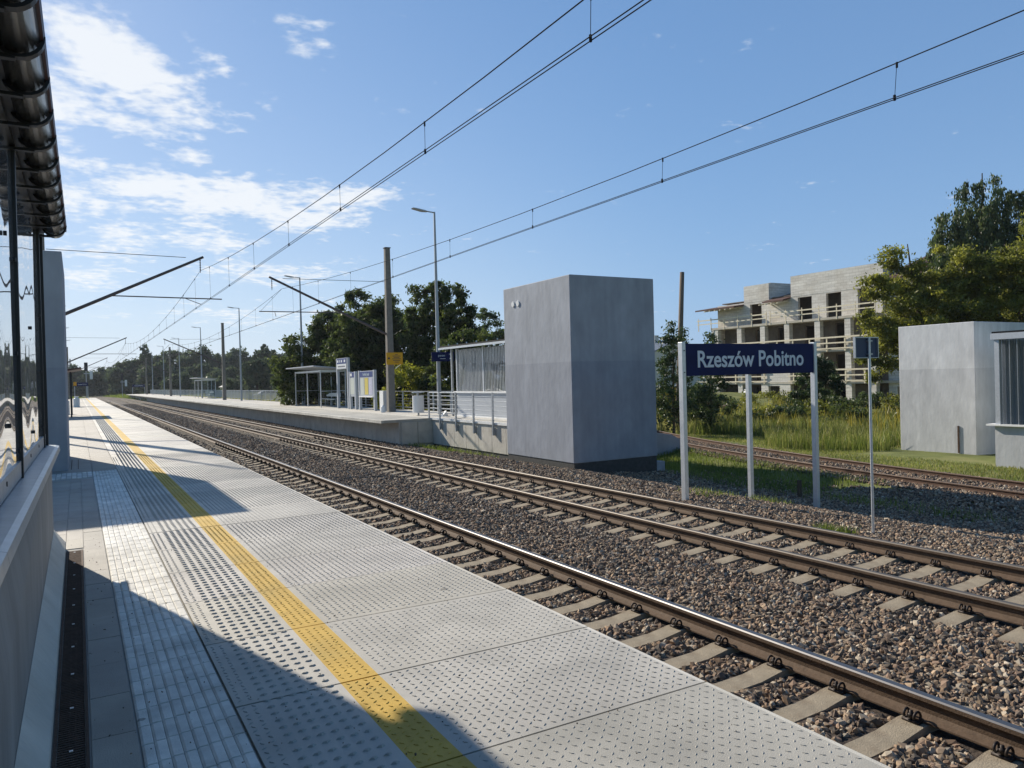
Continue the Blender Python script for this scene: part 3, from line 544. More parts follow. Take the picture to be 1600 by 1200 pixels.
for py, zs in ((4.7, (1.35, 2.35)), (4.05, (1.2, 1.9)), (5.28, (1.18, 1.75, 2.3)), (5.46, (1.18, 1.75, 2.3)), (6.7, (1.22, 2.0)), (7.96, (1.2, 1.7, 2.2)), (8.14, (1.2, 1.7, 2.2)), (3.4, (1.35, 2.2)), (6.2, (1.08,)), (7.2, (1.08,)), (4.4, (1.08,))):
    for z in zs: MB().tube([(-.284, py, z), (-.268, py, z)], .013, 8).build('bolt', 'frame_dark', sh)
MB().add([(-3.25, 8.34, 1.0), (-.30, 8.34, 1.0), (-.30, 8.34, 3.0), (-3.25, 8.34, 3.0)], [(0, 1, 2, 3)]).build('end_glass', 'glazing_end', sh, fix=False)
MB().add([(-3.3, -6, 1.0), (-3.3, 8.36, 1.0), (-3.3, 8.36, 3.0), (-3.3, -6, 3.0)], [(0, 1, 2, 3)]).build('back_glass', 'glazing_end', sh, fix=False)
b = MB()
for x in (-1.0, -1.75, -2.5, -3.28): b.box(x - .03, x + .03, 8.31, 8.37, 1, 3)
for y in (8.3, 5.4, 2.7, 0, -2.7): b.box(-3.33, -3.27, y - .03, y + .03, 1, 3)
b.build('rear_frame', 'frame_dark', sh)
MB().box(-3.5, -.25, -6, 8.42, 3.046, 3.09).build('roof', 'roof_dark', sh)
MB().box(-.30, -.265, -6, 8.36, 2.985, 3.02).box(-.31, -.225, -6, 8.42, 3.021, 3.045).build('head_rail', 'frame_dark', sh)
prof_g = [(-.150 + .088 * math.cos(t), 3.068 + .088 * math.sin(t)) for t in [math.pi + math.pi * i / 12 for i in range(13)]]; inner = [(-.150 + .083 * math.cos(t), 3.068 + .083 * math.sin(t)) for t in [2 * math.pi - math.pi * i / 12 for i in range(13)]]
gt = MB().prism(prof_g + inner, 'y', -6, 8.44).build('gutter', 'gutter', sh)
for p_ in gt.data.polygons: p_.use_smooth = len(p_.vertices) == 4
MB().prism([(-.236 + 0, 3.07)] + [(-.150 + .086 * math.cos(t), 3.068 + .086 * math.sin(t)) for t in [math.pi + math.pi * i / 8 for i in range(9)]][1:], 'y', 8.435, 8.44).build('gutter_cap', 'gutter', gt)
k = 0
y = 8.24
while y > -1.5:
    pts = [(-.150 + .090 * math.cos(t), 3.068 + .090 * math.sin(t)) for t in [math.pi + math.pi * i / 12 for i in range(13)]]; pin = [(-.150 + .105 * math.cos(t), 3.068 + .105 * math.sin(t)) for t in [2 * math.pi - math.pi * i / 12 for i in range(13)]]
    MB().prism(pts + pin, 'y', y - .022, y + .022).box(-.31, -.16, y - .018, y + .018, 2.955, 2.972).build('bracket', 'frame_dark', gt); y -= .485
MB().prism([(-.064, 3.05), (-.052, 3.05), (-.048, 3.10), (-.25, 3.112), (-.25, 3.10), (-.062, 3.09)], 'y', -6, 8.45).build('roof_trim', 'trim_red', sh)
MB().box(-3.2, -.44, -6, 8.1, -2.4, -2.3).build('stair_floor', 'raw_concrete', sh)
def allkids(o):
    for c in o.children: yield c; yield from allkids(c)
bpy.context.view_layer.update()
seen_ = set()
for c in allkids(sh):        # the shelter front is not quite parallel to the platform edge
    if c.data.name in seen_: continue
    seen_.add(c.data.name)
    for v in c.data.vertices:
        zz = v.co.z; f = min(1, max(0, (zz - .25) / .6)); v.co.x -= (0 - v.co.y) * .0095 * f * (1 if zz < 2.2 else .8)
# ------------------------------------------------------------------ concrete stair-head blocks
def tower(name, label, x0, x1, y0, y1, z0, z1, m, base=None, joint=None, ch=0.0):
    t = thing(name, label, 'concrete block', ((x0 + x1) / 2, (y0 + y1) / 2, z0), 'plastered concrete blocks at the stair heads')
    if ch: MB().prism([(x0, z0), (x1, z0), (x1 + .0, z1 - .75), (x1 - .09, z1 - .05), (x1 - .16, z1), (x0, z1)], 'y', y0, y1).build('body', m, t, bevel=.012)
    else: MB().box(x0, x1, y0, y1, z0, z1).build('body', m, t, bevel=.02)
    if base: MB().box(x0 + .02, x1 - .02, y0 + .02, y1 - .02, base, z0 + .02).build('plinth', 'tar', t)
    return t
tower('concrete_pillar_block', 'grey plastered block on the near platform behind the glazed shelter', -3.2, -.19, 16.6, 20.1, -.1, 4.15, 'tower_plaster')
tb = tower('concrete_pillar_block', 'tall grey plastered block standing across the tracks, with two round wall lights', 12.05, 15.10, 17.55, 21.35, -.93, 4.40, 'tower_plaster', base=-1.6)
for i, y in enumerate((20.42, 20.72)):
    MB().tube([(12.051, y, 3.86), (12.02, y, 3.86)], .085, 20).build('wall_light', 'lamp_glass', tb)
MB().box(15.06, 15.42, 17.6, 17.9, -1.6, -1.12).build('footing', 'tower_plaster', tb)
tower('concrete_pillar_block', 'pale plastered block in the grass at the right edge, next to the ribbed shelter', 27.5, 31.5, 14.95, 17.8, -1.75, 3.10, 'tower_plaster_light')
tp = tag(MB().box(27.46, 27.495, 15.55, 15.60, -1.6, -.62).build('rusty_stake', 'rust'), 'short rusty steel stake against the pale block in the grass', 'stake')
# shelter by the right edge
rs = thing('ribbed_shelter', 'low shelter with ribbed glazing over a pale plinth, cut by the right edge', 'shelter', (25, 12.9, -1.5))
MB().box(24.85, 25.05, 2, 12.95, -1.9, -.36).build('plinth_wall', 'tower_plaster_light', rs); MB().box(24.72, 25.15, 2, 13.15, -.36, -.31).build('sill', 'white_paint', rs)
MB().box(24.84, 24.95, 12.78, 12.92, -.31, 2.35).build('post', 'galv_light', rs); MB().box(24.78, 25.2, 2, 13.0, 2.33, 2.52).build('head_beam', 'galv_light', rs)
for i in range(4): MB().add([(24.9, 12.78 - i * 2.6, -.31), (24.9, 12.78 - i * 2.6 - 2.5, -.31), (24.9, 12.78 - i * 2.6 - 2.5, 2.33), (24.9, 12.78 - i * 2.6, 2.33)], [(0, 1, 2, 3)]).build('glass_panel', 'glazing_far', rs, fix=False)
b = MB()
for i in range(40): b.box(24.86, 24.885, 12.70 - i * .22, 12.70 - i * .22 + .015, -.3, 2.33)
b.build('ribs', 'galv', rs, fix=False); MB().box(25.06, 28.4, 12.70, 12.92, -1.9, 2.3).build('end_wall', 'tower_plaster_light', rs); MB().box(24.86, 28.4, 2, 13, 2.52, 2.58).build('roof', 'roof_dark', rs)
# concrete wing behind the block
o = MB().prism([(15.11, -1.7), (21.2, -1.7), (21.0, -1.25), (20.2, -.86), (19.4, -.74), (15.11, -.66)], 'y', 22.6, 24.2).build('concrete_wing', 'tower_plaster', bevel=.02); tag(o, 'low grey concrete wing wall sloping down to the grass behind the tall block', 'wall')
# ------------------------------------------------------------------ far platform
P2END = 205.
b = MB(); b.box(11.0, 12.42, 28.0, P2END, -1.4, -.12); b.box(12.42, 15.3, 21.3, P2END, -1.6, -.004)
o = b.build('platform', 'raw_concrete'); o['kind'] = 'structure'
b = MB(); y = 28.0
g = np.random.default_rng(3); V = []; T = []
base = np.array([(0, 0, 0), (1, 0, 0), (1, 1, 0), (0, 1, 0), (0, 0, 1), (1, 0, 1), (1, 1, 1), (0, 1, 1)], float)
while y < P2END:
    for x0, x1 in ((10.2, 10.32), (10.325, 12.15), (12.16, 12.44)):
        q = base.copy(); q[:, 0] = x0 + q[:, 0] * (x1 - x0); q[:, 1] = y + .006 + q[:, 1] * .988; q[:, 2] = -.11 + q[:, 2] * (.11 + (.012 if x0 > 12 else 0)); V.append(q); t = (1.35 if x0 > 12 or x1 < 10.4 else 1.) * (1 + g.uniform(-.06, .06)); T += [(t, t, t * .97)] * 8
    y += 1
V = np.concatenate(V); f = np.array([(4, 5, 6, 7), (0, 1, 5, 4), (1, 2, 6, 5), (2, 3, 7, 6), (3, 0, 4, 7), (0, 3, 2, 1)]); F = (f[None] + 8 * np.arange(len(V) // 8)[:, None, None]).reshape(-1, 4)
npmesh('platform_edge_slabs', V, F, 'slab', np.array(T))['kind'] = 'structure'
# wall panels along the track side
b = MB(); y = 28.02
while y < P2END: b.box(10.93, 11.0, y, y + .985, -.98, -.115); y += 1.0
x = 11.0
while x < 12.3: b.box(x + .01, x + .69, 27.93, 28.0, -.98, -.115); x += .7
y = 27.9
while y > 21.4: b.box(12.33, 12.42, y - .985, y, -1.02, -.06); y -= 1.0
o = b.build('platform_retaining_wall', 'raw_concrete', bevel=.006); tag(o, 'pale concrete panel wall holding up the far platform', 'retaining wall')
MB().box(12.28, 12.62, 21.35, 28.0, -.055, .012).build('platform_coping', 'white_paint')['kind'] = 'structure'
MB().box(12.36, 12.42, 21.4, 28, -1.5, -1.02).build('wall_footing', 'tar')['kind'] = 'structure'
# railing on the wall
rl = thing('wall_railing', 'galvanised railing with thin bars bolted to the wall beside the tall block', 'railing', (12.30, 28, 0))
for y in (28.05, 27.0, 25.55, 24.1, 22.65, 21.5):
    p = MB().box(12.22, 12.28, y - .03, y + .03, -.42, 1.05).build('post', 'galv', rl); MB().box(12.28, 12.335, y - .06, y + .06, -.40, -.16).build('base_bracket', 'galv', p)
b = MB()
for z in (.10, .26, .42, .58, .74, .90, 1.03): b.tube([(12.25, 21.4, z), (12.25, 28.05, z)], .011 if z < 1 else .018, 6)
b.build('bars', 'galv', rl)
fl = thing('platform_fence', 'long grey bar railing along the back of the far platform', 'railing', (15.1, 30, 0))
y = 30.
while y < 200: MB().box(15.07, 15.13, y - .03, y + .03, 0, 1.0).build('post', 'galv', fl); y += 2.0 if y < 90 else 4.0
b = MB(); b.box(15.08, 15.12, 30, 200, .95, .99); b.box(15.09, 15.11, 30, 200, .12, .15); y = 30.
for z in (.3, .45, .6, .78): b.box(15.095, 15.105, 30, 60, z, z + .012)
y = 60
while y < 200: b.box(15.09, 15.11, y, y + .02, .12, .96); y += .16 if y < 110 else .32
b.build('bars', 'galv', fl, fix=False)
ff = thing('platform_fence', 'short return railing in front of the glass waiting shelter', 'railing', (14.0, 47.7, 0))
b = MB(); b.box(13.9, 13.94, 53.6, 60, .94, .98); b.box(13.9, 13.94, 53.6, 60, .1, .13)
for i in range(9): b.box(13.9, 13.94, 53.6 + .8 * i, 53.64 + .8 * i, 0, .95)
b.build('bars', 'galv_light', ff)
# stair shelter on the far platform
s2 = thing('stair_shelter', 'ribbed glass stair shelter on the far platform, beside the tall grey block', 'shelter', (14.5, 25, 0))
MB().box(13.62, 13.75, 21.4, 28.25, .05, 1.0).build('parapet', 'painted_grey', s2); MB().box(13.52, 13.8, 21.4, 28.4, 1.0, 1.04).build('sill', 'white_paint', s2)
MB().box(13.5, 13.72, 21.4, 28.3, .0, .06).build('footing', 'white_paint', s2)
for y in (28.2, 25.85, 23.5, 21.45): MB().box(13.60, 13.68, y - .04, y + .04, 1.04, 2.78).build('mullion', 'galv_light', s2)
for y0, y1 in ((25.9, 28.15), (23.55, 25.8), (21.5, 23.45)): MB().add([(13.64, y0, 1.04), (13.64, y1, 1.04), (13.64, y1, 2.75), (13.64, y0, 2.75)], [(0, 1, 2, 3)]).build('glass_panel', 'glazing_far', s2, fix=False)
b = MB()
y = 21.5
while y < 28.2: b.box(13.615, 13.63, y, y + .018, 1.04, 2.75); y += .12
b.build('ribs', 'galv_light', s2, fix=False)
MB().box(15.9, 16.0, 21.4, 28.2, 0, 2.8).build('back_wall', 'roof_dark', s2); MB().prism([(13.2, 2.80), (13.22, 2.93), (16.3, 3.25), (16.3, 3.12)], 'y', 21.4, 29.0).build('roof', 'roof_dark', s2)
MB().prism([(13.16, 2.78), (13.16, 2.86), (13.22, 2.86), (13.22, 2.78)], 'y', 21.4, 29.02).build('gutter', 'galv_light', s2); MB().box(13.58, 13.66, 28.62, 28.70, 0, 2.84).build('post', 'galv', s2)
b = MB()
for i in range(9): b.tube([(13.5 + .0, 21.9 + i * .85, 2.96), (13.5, 21.9 + i * .85, 3.02)], .03, 6)
b.build('roof_bolts', 'galv_light', s2)
b = MB()
for z in (.32, .62): b.box(13.6, 13.62, 22.4, 22.62, z, z + .03); b.box(13.6, 13.62, 23.0, 23.2, z, z + .03)
b.build('vents', 'white_paint', s2)
# glass waiting shelters
def waiting(x, y, label):
    t = thing('waiting_shelter', label, 'shelter', (x, y, 0), 'glass waiting shelters')
    L_, W_ = 6.2, 1.6
    for yy in (y, y + 3.1, y + L_):
        for xx in (x, x + W_): MB().box(xx - .03, xx + .03, yy - .03, yy + .03, 0, 2.35).build('post', 'galv_light', t)
    MB().prism([(x - .55, 2.55), (x + W_ + .15, 2.36), (x + W_ + .15, 2.41), (x - .55, 2.62)], 'y', y - .5, y + L_ + .4).build('roof', 'painted_grey', t)
    b = MB(); b.box(x - .02, x + .02, y, y + L_, 2.22, 2.33); b.box(x + W_ - .02, x + W_ + .02, y, y + L_, 2.22, 2.33)
    for yy in (y, y + L_): b.box(x, x + W_, yy - .02, yy + .02, 2.22, 2.33); b.box(x, x + W_, yy - .01, yy + .01, 1.0, 1.03)
    b.build('frame', 'galv_light', t)
    MB().add([(x + W_, y, .25), (x + W_, y + L_, .25), (x + W_, y + L_, 2.2), (x + W_, y, 2.2)], [(0, 1, 2, 3)]).build('glass_panel', 'glazing_clear', t, fix=False)
    for yy in (y, y + L_): MB().add([(x, yy, .25), (x + W_, yy, .25), (x + W_, yy, 2.2), (x, yy, 2.2)], [(0, 1, 2, 3)]).build('glass_panel', 'glazing_clear', t, fix=False)
    bn = MB(); bn.box(x + W_ - .55, x + W_ - .12, y + .7, y + 3.8, .44, .48); bn.box(x + W_ - .14, x + W_ - .10, y + .7, y + 3.8, .62, .86)
    bn = bn.build('bench', 'galv_light', t)
    for q in (1.0, 2.2, 3.4): MB().box(x + W_ - .36, x + W_ - .30, y + q, y + q + .05, 0, .44).build('leg', 'galv', bn)
waiting(13.15, 46.8, 'glass waiting shelter with grey slanted roof beside the timetable boards'); waiting(13.3, 100, 'small distant glass waiting shelter on the far platform')
t = tag(thing('waiting_shelter', 'distant shelter with dark slanted roof at the left edge of the near platform', 'shelter', (-1.5, 50, 0)), group='glass waiting shelters')
MB().prism([(-2.4, 2.25), (.22, 2.66), (.20, 2.74), (-2.4, 2.35)], 'y', 47.6, 53).build('roof', 'trim_red', t)
for y in (48.2, 52.6):
    for x in (-.32, -1.9): MB().box(x - .04, x + .04, y - .04, y + .04, 0, 2.5 if x > -1 else 2.35).build('post', 'frame_dark', t)
MB().add([(-1.9, 48.2, .2), (-1.9, 52.6, .2), (-1.9, 52.6, 2.2), (-1.9, 48.2, 2.2)], [(0, 1, 2, 3)]).build('glass_panel', 'glazing_clear', t, fix=False)
tag(MB().tube([(-.62, 54, 0), (-.62, 54, .85)], .18, 12).build('litter_bin', 'white_paint'), 'small white bin standing by the distant left shelter', 'bin', )
tag(MB().tube([(-.1, 75, 0), (-.1, 75, .75), (-.1, 75, .8), (-.1, 75, .95)], [.25, .25, .12, .2], 12).build('litter_bin', 'white_paint'), 'white bin farther along the near platform, below the blue and yellow signs', 'bin')
# boards
RX90 = (R(90), 0, R(-90))
def board(x, y0, y1, z0, z1, label, kind):
    t = thing('notice_board' if kind != 'tall' else 'direction_sign', label, 'sign', (x, (y0 + y1) / 2, 0))
    for y in (y0, y1): MB().box(x - .07, x + .07, y - .09, y + .09, 0, z1).build('post', 'painted_grey', t)
    return t
t = board(13.5, 42.25, 44.25, 0, 2.95, 'tall grey portal sign with blue and white header next to the waiting shelter', 'tall')
MB().box(13.42, 13.58, 42.3, 44.2, 2.30, 2.95).build('header', 'painted_grey', t); MB().box(13.41, 13.418, 42.35, 44.15, 2.62, 2.92).build('blue_panel', 'sign_blue_mid', t); MB().box(13.41, 13.418, 42.35, 44.15, 2.34, 2.60).build('white_panel', 'sign_white', t)
b = MB()
for i in range(7): b.box(13.402, 13.41, 42.6 + i * .2, 42.72 + i * .2, 2.43, 2.50)
b.build('lettering', 'ink', t)
for a, c in ((42.5, 42.75), (43.1, 43.3), (43.5, 43.6), (43.8, 44.05)): MB().box(13.402, 13.41, a, c, 2.70, 2.84).build('symbol', 'sign_white', t)
t = board(13.5, 40.95, 41.9, 0, 2.13, 'narrow grey notice board between the portal sign and the wider board', '')
MB().box(13.45, 13.55, 41.0, 41.9, .72, 2.1).build('panel', 'painted_grey', t); MB().box(13.44, 13.449, 41.03, 41.85, 1.80, 2.08).build('header', 'sign_blue_mid', t); MB().box(13.44, 13.449, 41.1, 41.8, .85, 1.75).build('poster', 'poster_white', t)
MB().box(13.432, 13.439, 41.45, 41.75, 1.86, 2.02).build('lettering', 'sign_white', t)
t = board(13.5, 37.85, 40.25, 0, 2.15, 'wide grey timetable board with a blue header and a yellow poster in the middle', '')
MB().box(13.45, 13.55, 37.9, 40.2, .72, 2.12).build('panel', 'painted_grey', t); MB().box(13.44, 13.449, 38.0, 40.1, 1.79, 2.08).build('header', 'sign_blue_mid', t)
text('lettering', 'Rozkład jazdy', .22, (13.436, 39.05, 1.93), RX90, 'sign_text', t, .85)
for i, (a, m) in enumerate(((39.42, 'poster_white'), (38.75, 'poster_yellow'), (38.08, 'poster_lilac'))): MB().box(13.44, 13.449, a, a + .55, .84, 1.74).build('poster', m, t)
MB().box(13.38, 13.6, 37.95, 40.15, .70, .76).build('shelf', 'white_paint', t)
t = thing('equipment_cabinet', 'grey steel cabinet with a white edge next to the catenary mast', 'cabinet', (13.7, 36.6, 0)); MB().box(13.45, 14.0, 36.45, 37.0, 0, 1.05).build('body', 'painted_grey', t, bevel=.01); MB().box(13.42, 13.449, 36.47, 36.98, .03, 1.03).build('door', 'white_paint', t)
t = thing('litter_bin', 'white litter bin with a flat lid by the end of the far platform', 'bin', (12.95, 30.8, 0)); MB().tube([(12.95, 30.8, .12), (12.95, 30.8, .86)], .25, 14).build('body', 'white_paint', t); MB().tube([(12.95, 30.8, .98), (12.95, 30.8, 1.03)], .27, 14).build('lid', 'galv_light', t); MB().tube([(12.95, 30.8, 0), (12.95, 30.8, 1.0)], .04, 8).build('post', 'galv', t)
tag(MB().tube([(13.05, 35.5, 0), (13.05, 35.5, .28), (13.05, 35.5, .36)], [.12, .09, .03], 10).build('traffic_cone', 'white_paint'), 'small white cone at the foot of the mast on the far platform', 'cone')
tag(MB().prism([(13.2, .0), (13.5, 0), (13.42, .22)], 'y', 28.9, 29.05).build('corner_guard', 'white_paint'), 'small white wedge on the paving at the shelter corner', 'wedge')
# ------------------------------------------------------------------ catenary masts
def mast(side, y, label, px, tipx, tipz, rootz, cx, first=False):
    t = thing('catenary_mast', label, 'catenary mast', (px, y, 0), 'concrete catenary masts beside the tracks')
    s = 1 if side > 0 else -1
    b = MB(); w0, w1 = .185, .125; z0, z1 = -1.0, 8.15
    b.add([(px - w0, y - w0, z0), (px + w0, y - w0, z0), (px + w0, y + w0, z0), (px - w0, y + w0, z0), (px - w1, y - w1, z1), (px + w1, y - w1, z1), (px + w1, y + w1, z1), (px - w1, y + w1, z1)], [(0, 3, 2, 1), (4, 5, 6, 7), (0, 1, 5, 4), (1, 2, 6, 5), (2, 3, 7, 6), (3, 0, 4, 7)])
    b.build('mast_post', 'pole_concrete', t, bevel=.02); MB().box(px - .15, px + .15, y - .15, y + .15, 8.15, 8.19).build('cap', 'tar', t)
    ix = px - s * .17
    MB().tube([(ix, y, rootz), (tipx - s * .12, y, tipz + .03)], [.065, .05], 8).build('boom', 'boom', t)
    MB().tube([(ix, y, tipz + .02 if side < 0 else tipz + .03), (tipx + s * .5, y, tipz - .02)], .012, 5).build('stay', 'wire', t)
    tz = 4.9; f = (tz - rootz) / (tipz - rootz); bxp = ix + (tipx - ix) * f
    rp = MB().tube([(bxp, y, tz), (cx - s * .75, y, tz - .02)], .022, 6).build('registration_tube', 'boom', t)
    MB().tube([(cx + s * (-.05 if side > 0 else .55) , y, 4.87), (cx, y, 4.66)], .013, 5).build('steady_arm', 'boom', rp)
    b = MB(); z = tipz - .05; pts = [(tipx, y, tipz)]; rr = [.012]
    for i in range(5): z = tipz - .08 - i * .09; pts += [(tipx, y, z), (tipx, y, z - .03), (tipx, y, z - .045)]; rr += [.015, .035, .015]
    pts.append((tipx, y, tipz - .58)); rr.append(.01); b.tube(pts, rr, 8); b.build('insulator', 'boom', t)
    return t
LY, RY = [31., 83., 137., 190.], [35.7, 85., 138., 188.5]
names = ['nearest of the left row, only its boom clear of the block', 'second mast of the left row', 'third mast of the left row', 'farthest mast of the left row']
for y, nm in zip(LY, names): mast(-1, y, 'concrete catenary mast, ' + nm, -1.0 if y < 50 else -1.25, 4.2, 6.45, 3.95, 4.2 if y < 50 else 4.4)
names = ['carrying a yellow notice, nearest one on the far platform', 'second one along the far platform', 'third one along the far platform', 'farthest one along the far platform']
for y, nm in zip(RY, names): mt = mast(1, y, 'grey concrete catenary mast ' + nm, 13.55, 7.9, 6.45, 3.88, 8.05 if y < 50 else 8.4); 
# notice on the mast
t = thing('notice_plate', 'orange yellow notice plate fixed to the catenary mast', 'sign', (13.7, 35.45, 2.65)); MB().box(13.27, 14.13, 35.43, 35.46, 2.35, 2.95).build('plate', 'sign_yellow', t)
b = MB()
for i, (w_, z) in enumerate(((.14, 2.84), (.42, 2.77), (.30, 2.70), (.46, 2.63), (.38, 2.55), (.22, 2.47))): b.box(13.80 - w_ / 2, 13.80 + w_ / 2, 35.424, 35.429, z - .012, z + .014)
b.build('lettering', 'ink', t); b = MB(); b.add([(13.33, 35.426, 2.62), (13.47, 35.426, 2.62), (13.40, 35.426, 2.75)], [(0, 1, 2)]); b.build('symbol', 'ink', t, fix=False); MB().tube([(13.75, 35.5, 2.15), (14.1, 35.5, 2.4)], .02, 6).build('strut', 'white_paint', t)
# overhead lines
def oline(name, label, sup, cxs, mz, sag_a, ymin, cz, drop0, dstep):
    t = thing(name, label, 'overhead line', (cxs, 30, cz)); rad = .0085
    pts = []; ys_ = []
    for i in range(len(sup) - 1):
        a, b2 = sup[i], sup[i + 1]; n = 14
        for k in range(n): ys_.append(a + (b2 - a) * k / n)
    ys_.append(sup[-1])
    def mess(y):
        for i in range(len(sup) - 1):
            if sup[i] <= y <= sup[i + 1]: m = (sup[i] + sup[i + 1]) / 2; h = (sup[i + 1] - sup[i]) / 2; return mz + (5.95 - mz) * ((y - m) / h) ** 2
        return 5.95
    bb = lambda y: float(bend(y))
    MB().tube([(cxs + bb(y), y, mess(y)) for y in ys_], rad * .9, 5).build('messenger_wire', 'wire', t)
    for dx in (-.028, .028): MB().tube([(cxs + dx + bb(y), y, cz) for y in ys_], rad * .75, 5).build('contact_wire', 'wire', t)
    y = drop0
    while y < sup[-2] and y < 140:
        z = mess(y)
        if z - cz > .05:
            b = MB(); b.tube([(cxs + bb(y), y, z), (cxs + .02 + bb(y), y + .05, cz)], .0035 if y < 50 else .005, 5); b.tube([(cxs + .02 + bb(y), y + .05, cz - .015), (cxs + .02 + bb(y), y + .05, cz + .05)], .016, 6); b.tube([(cxs + bb(y), y, z - .05), (cxs + bb(y), y, z + .015)], .013, 6); b.build('dropper', 'wire', t)
        y += dstep
    for sy_ in sup[1:-1]:   # the short stitched wires either side of a support
        MB().tube([(cxs, sy_, mess(sy_)), (cxs - .7 if name and cxs < 6 else cxs - 1.0, sy_ + .02, 4.88)], .006, 5).build('hanger', 'wire', t)
    return t
oline('overhead_line', 'double contact wire with messenger and droppers above the near track', [-15.5, 31, 83, 137, 190, 250], 4.2, 5.04, 0, 8, 4.65, 1.8, 3.85)
oline('overhead_line', 'double contact wire with messenger and droppers above the second track', [-15., 35.7, 85, 138, 188.5, 250], 8.35, 5.03, 0, 10, 4.67, 1.3, 4.05)
# ------------------------------------------------------------------ lamps
def lamp_parts(t, x, y, s, h=9.1):
    MB().tube([(x, y, -.05), (x, y, h)], [.105, .045], 8).build('pole', 'lamp_metal', t); a = MB().tube([(x, y, h - .03), (x - s * .35, y, h + .0)], .03, 6).build('arm', 'lamp_metal', t)
    MB().prism([(x - s * .33, h - .02), (x - s * .5, h + .03), (x - s * .95, h + .09), (x - s * 1.08, h + .09), (x - s * 1.05, h + .05), (x - s * .6, h - .03)], 'y', y - .13, y + .13).build('luminaire', 'painted_grey', t, bevel=.015)
ly = [31.2, 54.2, 77.6, 104.5, 128.5, 153.5, 178]
nm = ['nearest, with the blue platform sign', 'beside the glass waiting shelter', 'third from the stair shelter', 'next to the small distant shelter', 'fifth from the stair shelter', 'sixth from the stair shelter', 'at the far end']
t0 = None
for y, q in zip(ly, nm):
    lb = 'slim grey lamp post on the far platform, ' + q
    if t0 is None: t0 = thing('street_lamp', lb, 'lamp post', (14.15, y, 0), 'lamp posts on the far platform'); lamp_parts(t0, 14.15, y, 1)
    else: clone(t0, (13.95, y, 0), lb)
t1 = None
for y in (30., 55., 80., 108., 135.):
    lb = 'lamp post on the near platform, %s' % {30.: 'nearest, just past the block', 55.: 'beside the dark roofed shelter', 80.: 'second past the dark roofed shelter', 108.: 'third past the dark roofed shelter', 135.: 'farthest along'}[y]
    x = -1.78
    if t1 is None: t1 = thing('street_lamp', lb, 'lamp post', (x, y, 0), 'lamp posts on the near platform'); lamp_parts(t1, x, y, -1)
    else: clone(t1, (x, y, 0), lb)
t = thing('platform_number_sign', 'dark blue platform sign with a white 2, fixed to the nearest lamp post', 'sign', (14.3, 31.05, 2.6)); MB().box(13.75, 14.85, 31.0, 31.04, 2.36, 2.78).build('panel', 'sign_blue', t)
text('lettering', '2', .36, (14.68, 30.99, 2.57), (R(90), 0, 0), 'sign_text', t); text('lettering', 'peron', .15, (14.22, 30.99, 2.62), (R(90), 0, 0), 'sign_text', t, .95); MB().box(14.15, 14.42, 30.99, 30.998, 2.47, 2.49).build('underline', 'sign_text', t)
# ------------------------------------------------------------------ station name signs
t = thing('station_name_sign', 'large dark blue sign reading Rzeszów Pobitno on three grey posts beside the second track', 'sign', (12.35, 11.3, -1.0), 'station name signs')
MB().box(10.45, 14.28, 11.27, 11.33, 1.475, 2.12).build('panel', 'sign_blue', t, bevel=.006)
text('lettering', 'Rzeszów Pobitno', .475, (12.36, 11.264, 1.79), (R(90), 0, 0), 'sign_text', t, .955, .002, .008)
for x in (10.41, 12.345, 14.32): MB().box(x - .045, x + .045, 11.24 if x < 12 or x > 13 else 11.34, 11.36 if x < 12 or x > 13 else 11.43, float(gz(x, 11.3)) - .1, 2.15 if abs(x - 12.345) > .1 else 1.9).build('post', 'galv_light', t, bevel=.006)
b = MB()
for z in (1.55, 1.98): b.tube([(10.41, 11.238, z), (10.41, 11.225, z)], .012, 6)
b.build('bolts', 'wire', t)
for (x0, x1, y, z0, z1, lb, yel) in ((-.45, 1.5, 140, 2.02, 2.62, 'distant dark name sign with a yellow plate at the end of the near platform', True), (11.6, 14.4, 206, 1.7, 2.35, 'distant dark name sign at the end of the far platform', False)):
    t = thing('station_name_sign', lb, 'sign', ((x0 + x1) / 2, y, 0), 'station name signs'); MB().box(x0, x1, y - .03, y + .03, z0, z1).build('panel', 'sign_blue', t)
    for x in (x0 + .05, x1 - .05): MB().box(x - .05, x + .05, y + .03, y + .1, -1, z1).build('post', 'galv', t)
    text('lettering', 'Rzeszów Pobitno', .24 if yel else .36, ((x0 + x1) / 2 + (.15 if yel else 0), y - .035, (z0 + z1) / 2), (R(90), 0, 0), 'sign_text', t, .72)
    if yel: MB().box(x0 - .1, x0 + .35, y - .06, y - .04, z0 + .1, z1 + .1).build('yellow_plate', 'sign_yellow', t)
# small marker sign, seen from behind
t = thing('marker_sign', 'small grey marker sign seen from behind, on a thin post beside the second track', 'sign', (10.45, 7.24, -1))
MB().tube([(10.45, 7.24, -1.1), (10.45, 7.24, 2.01)], .021, 10).build('post', 'galv_light', t)
b = MB(); b.box(10.13, 10.66, 7.262, 7.268, 1.70, 2.0); b.build('plate', 'marker_back', t)
b = MB(); b.box(10.115, 10.13, 7.235, 7.272, 1.69, 2.01); b.box(10.66, 10.675, 7.235, 7.272, 1.69, 2.01); b.box(10.13, 10.66, 7.235, 7.265, 1.995, 2.01); b.box(10.13, 10.66, 7.235, 7.265, 1.69, 1.70); b.build('frame', 'galv', t)
MB().box(10.40, 10.50, 7.215, 7.262, 1.74, 1.76).build('clamp', 'galv', t); MB().box(10.40, 10.50, 7.215, 7.262, 1.94, 1.96).build('clamp', 'galv', t)
tag(MB().tube([(28.4, 31.3, -1.8), (29.0, 31.3, 7.1)], [.17, .12], 10).build('wooden_pole', 'wood_old', smooth=True), 'tall weathered timber pole rising behind the station name sign', 'pole')
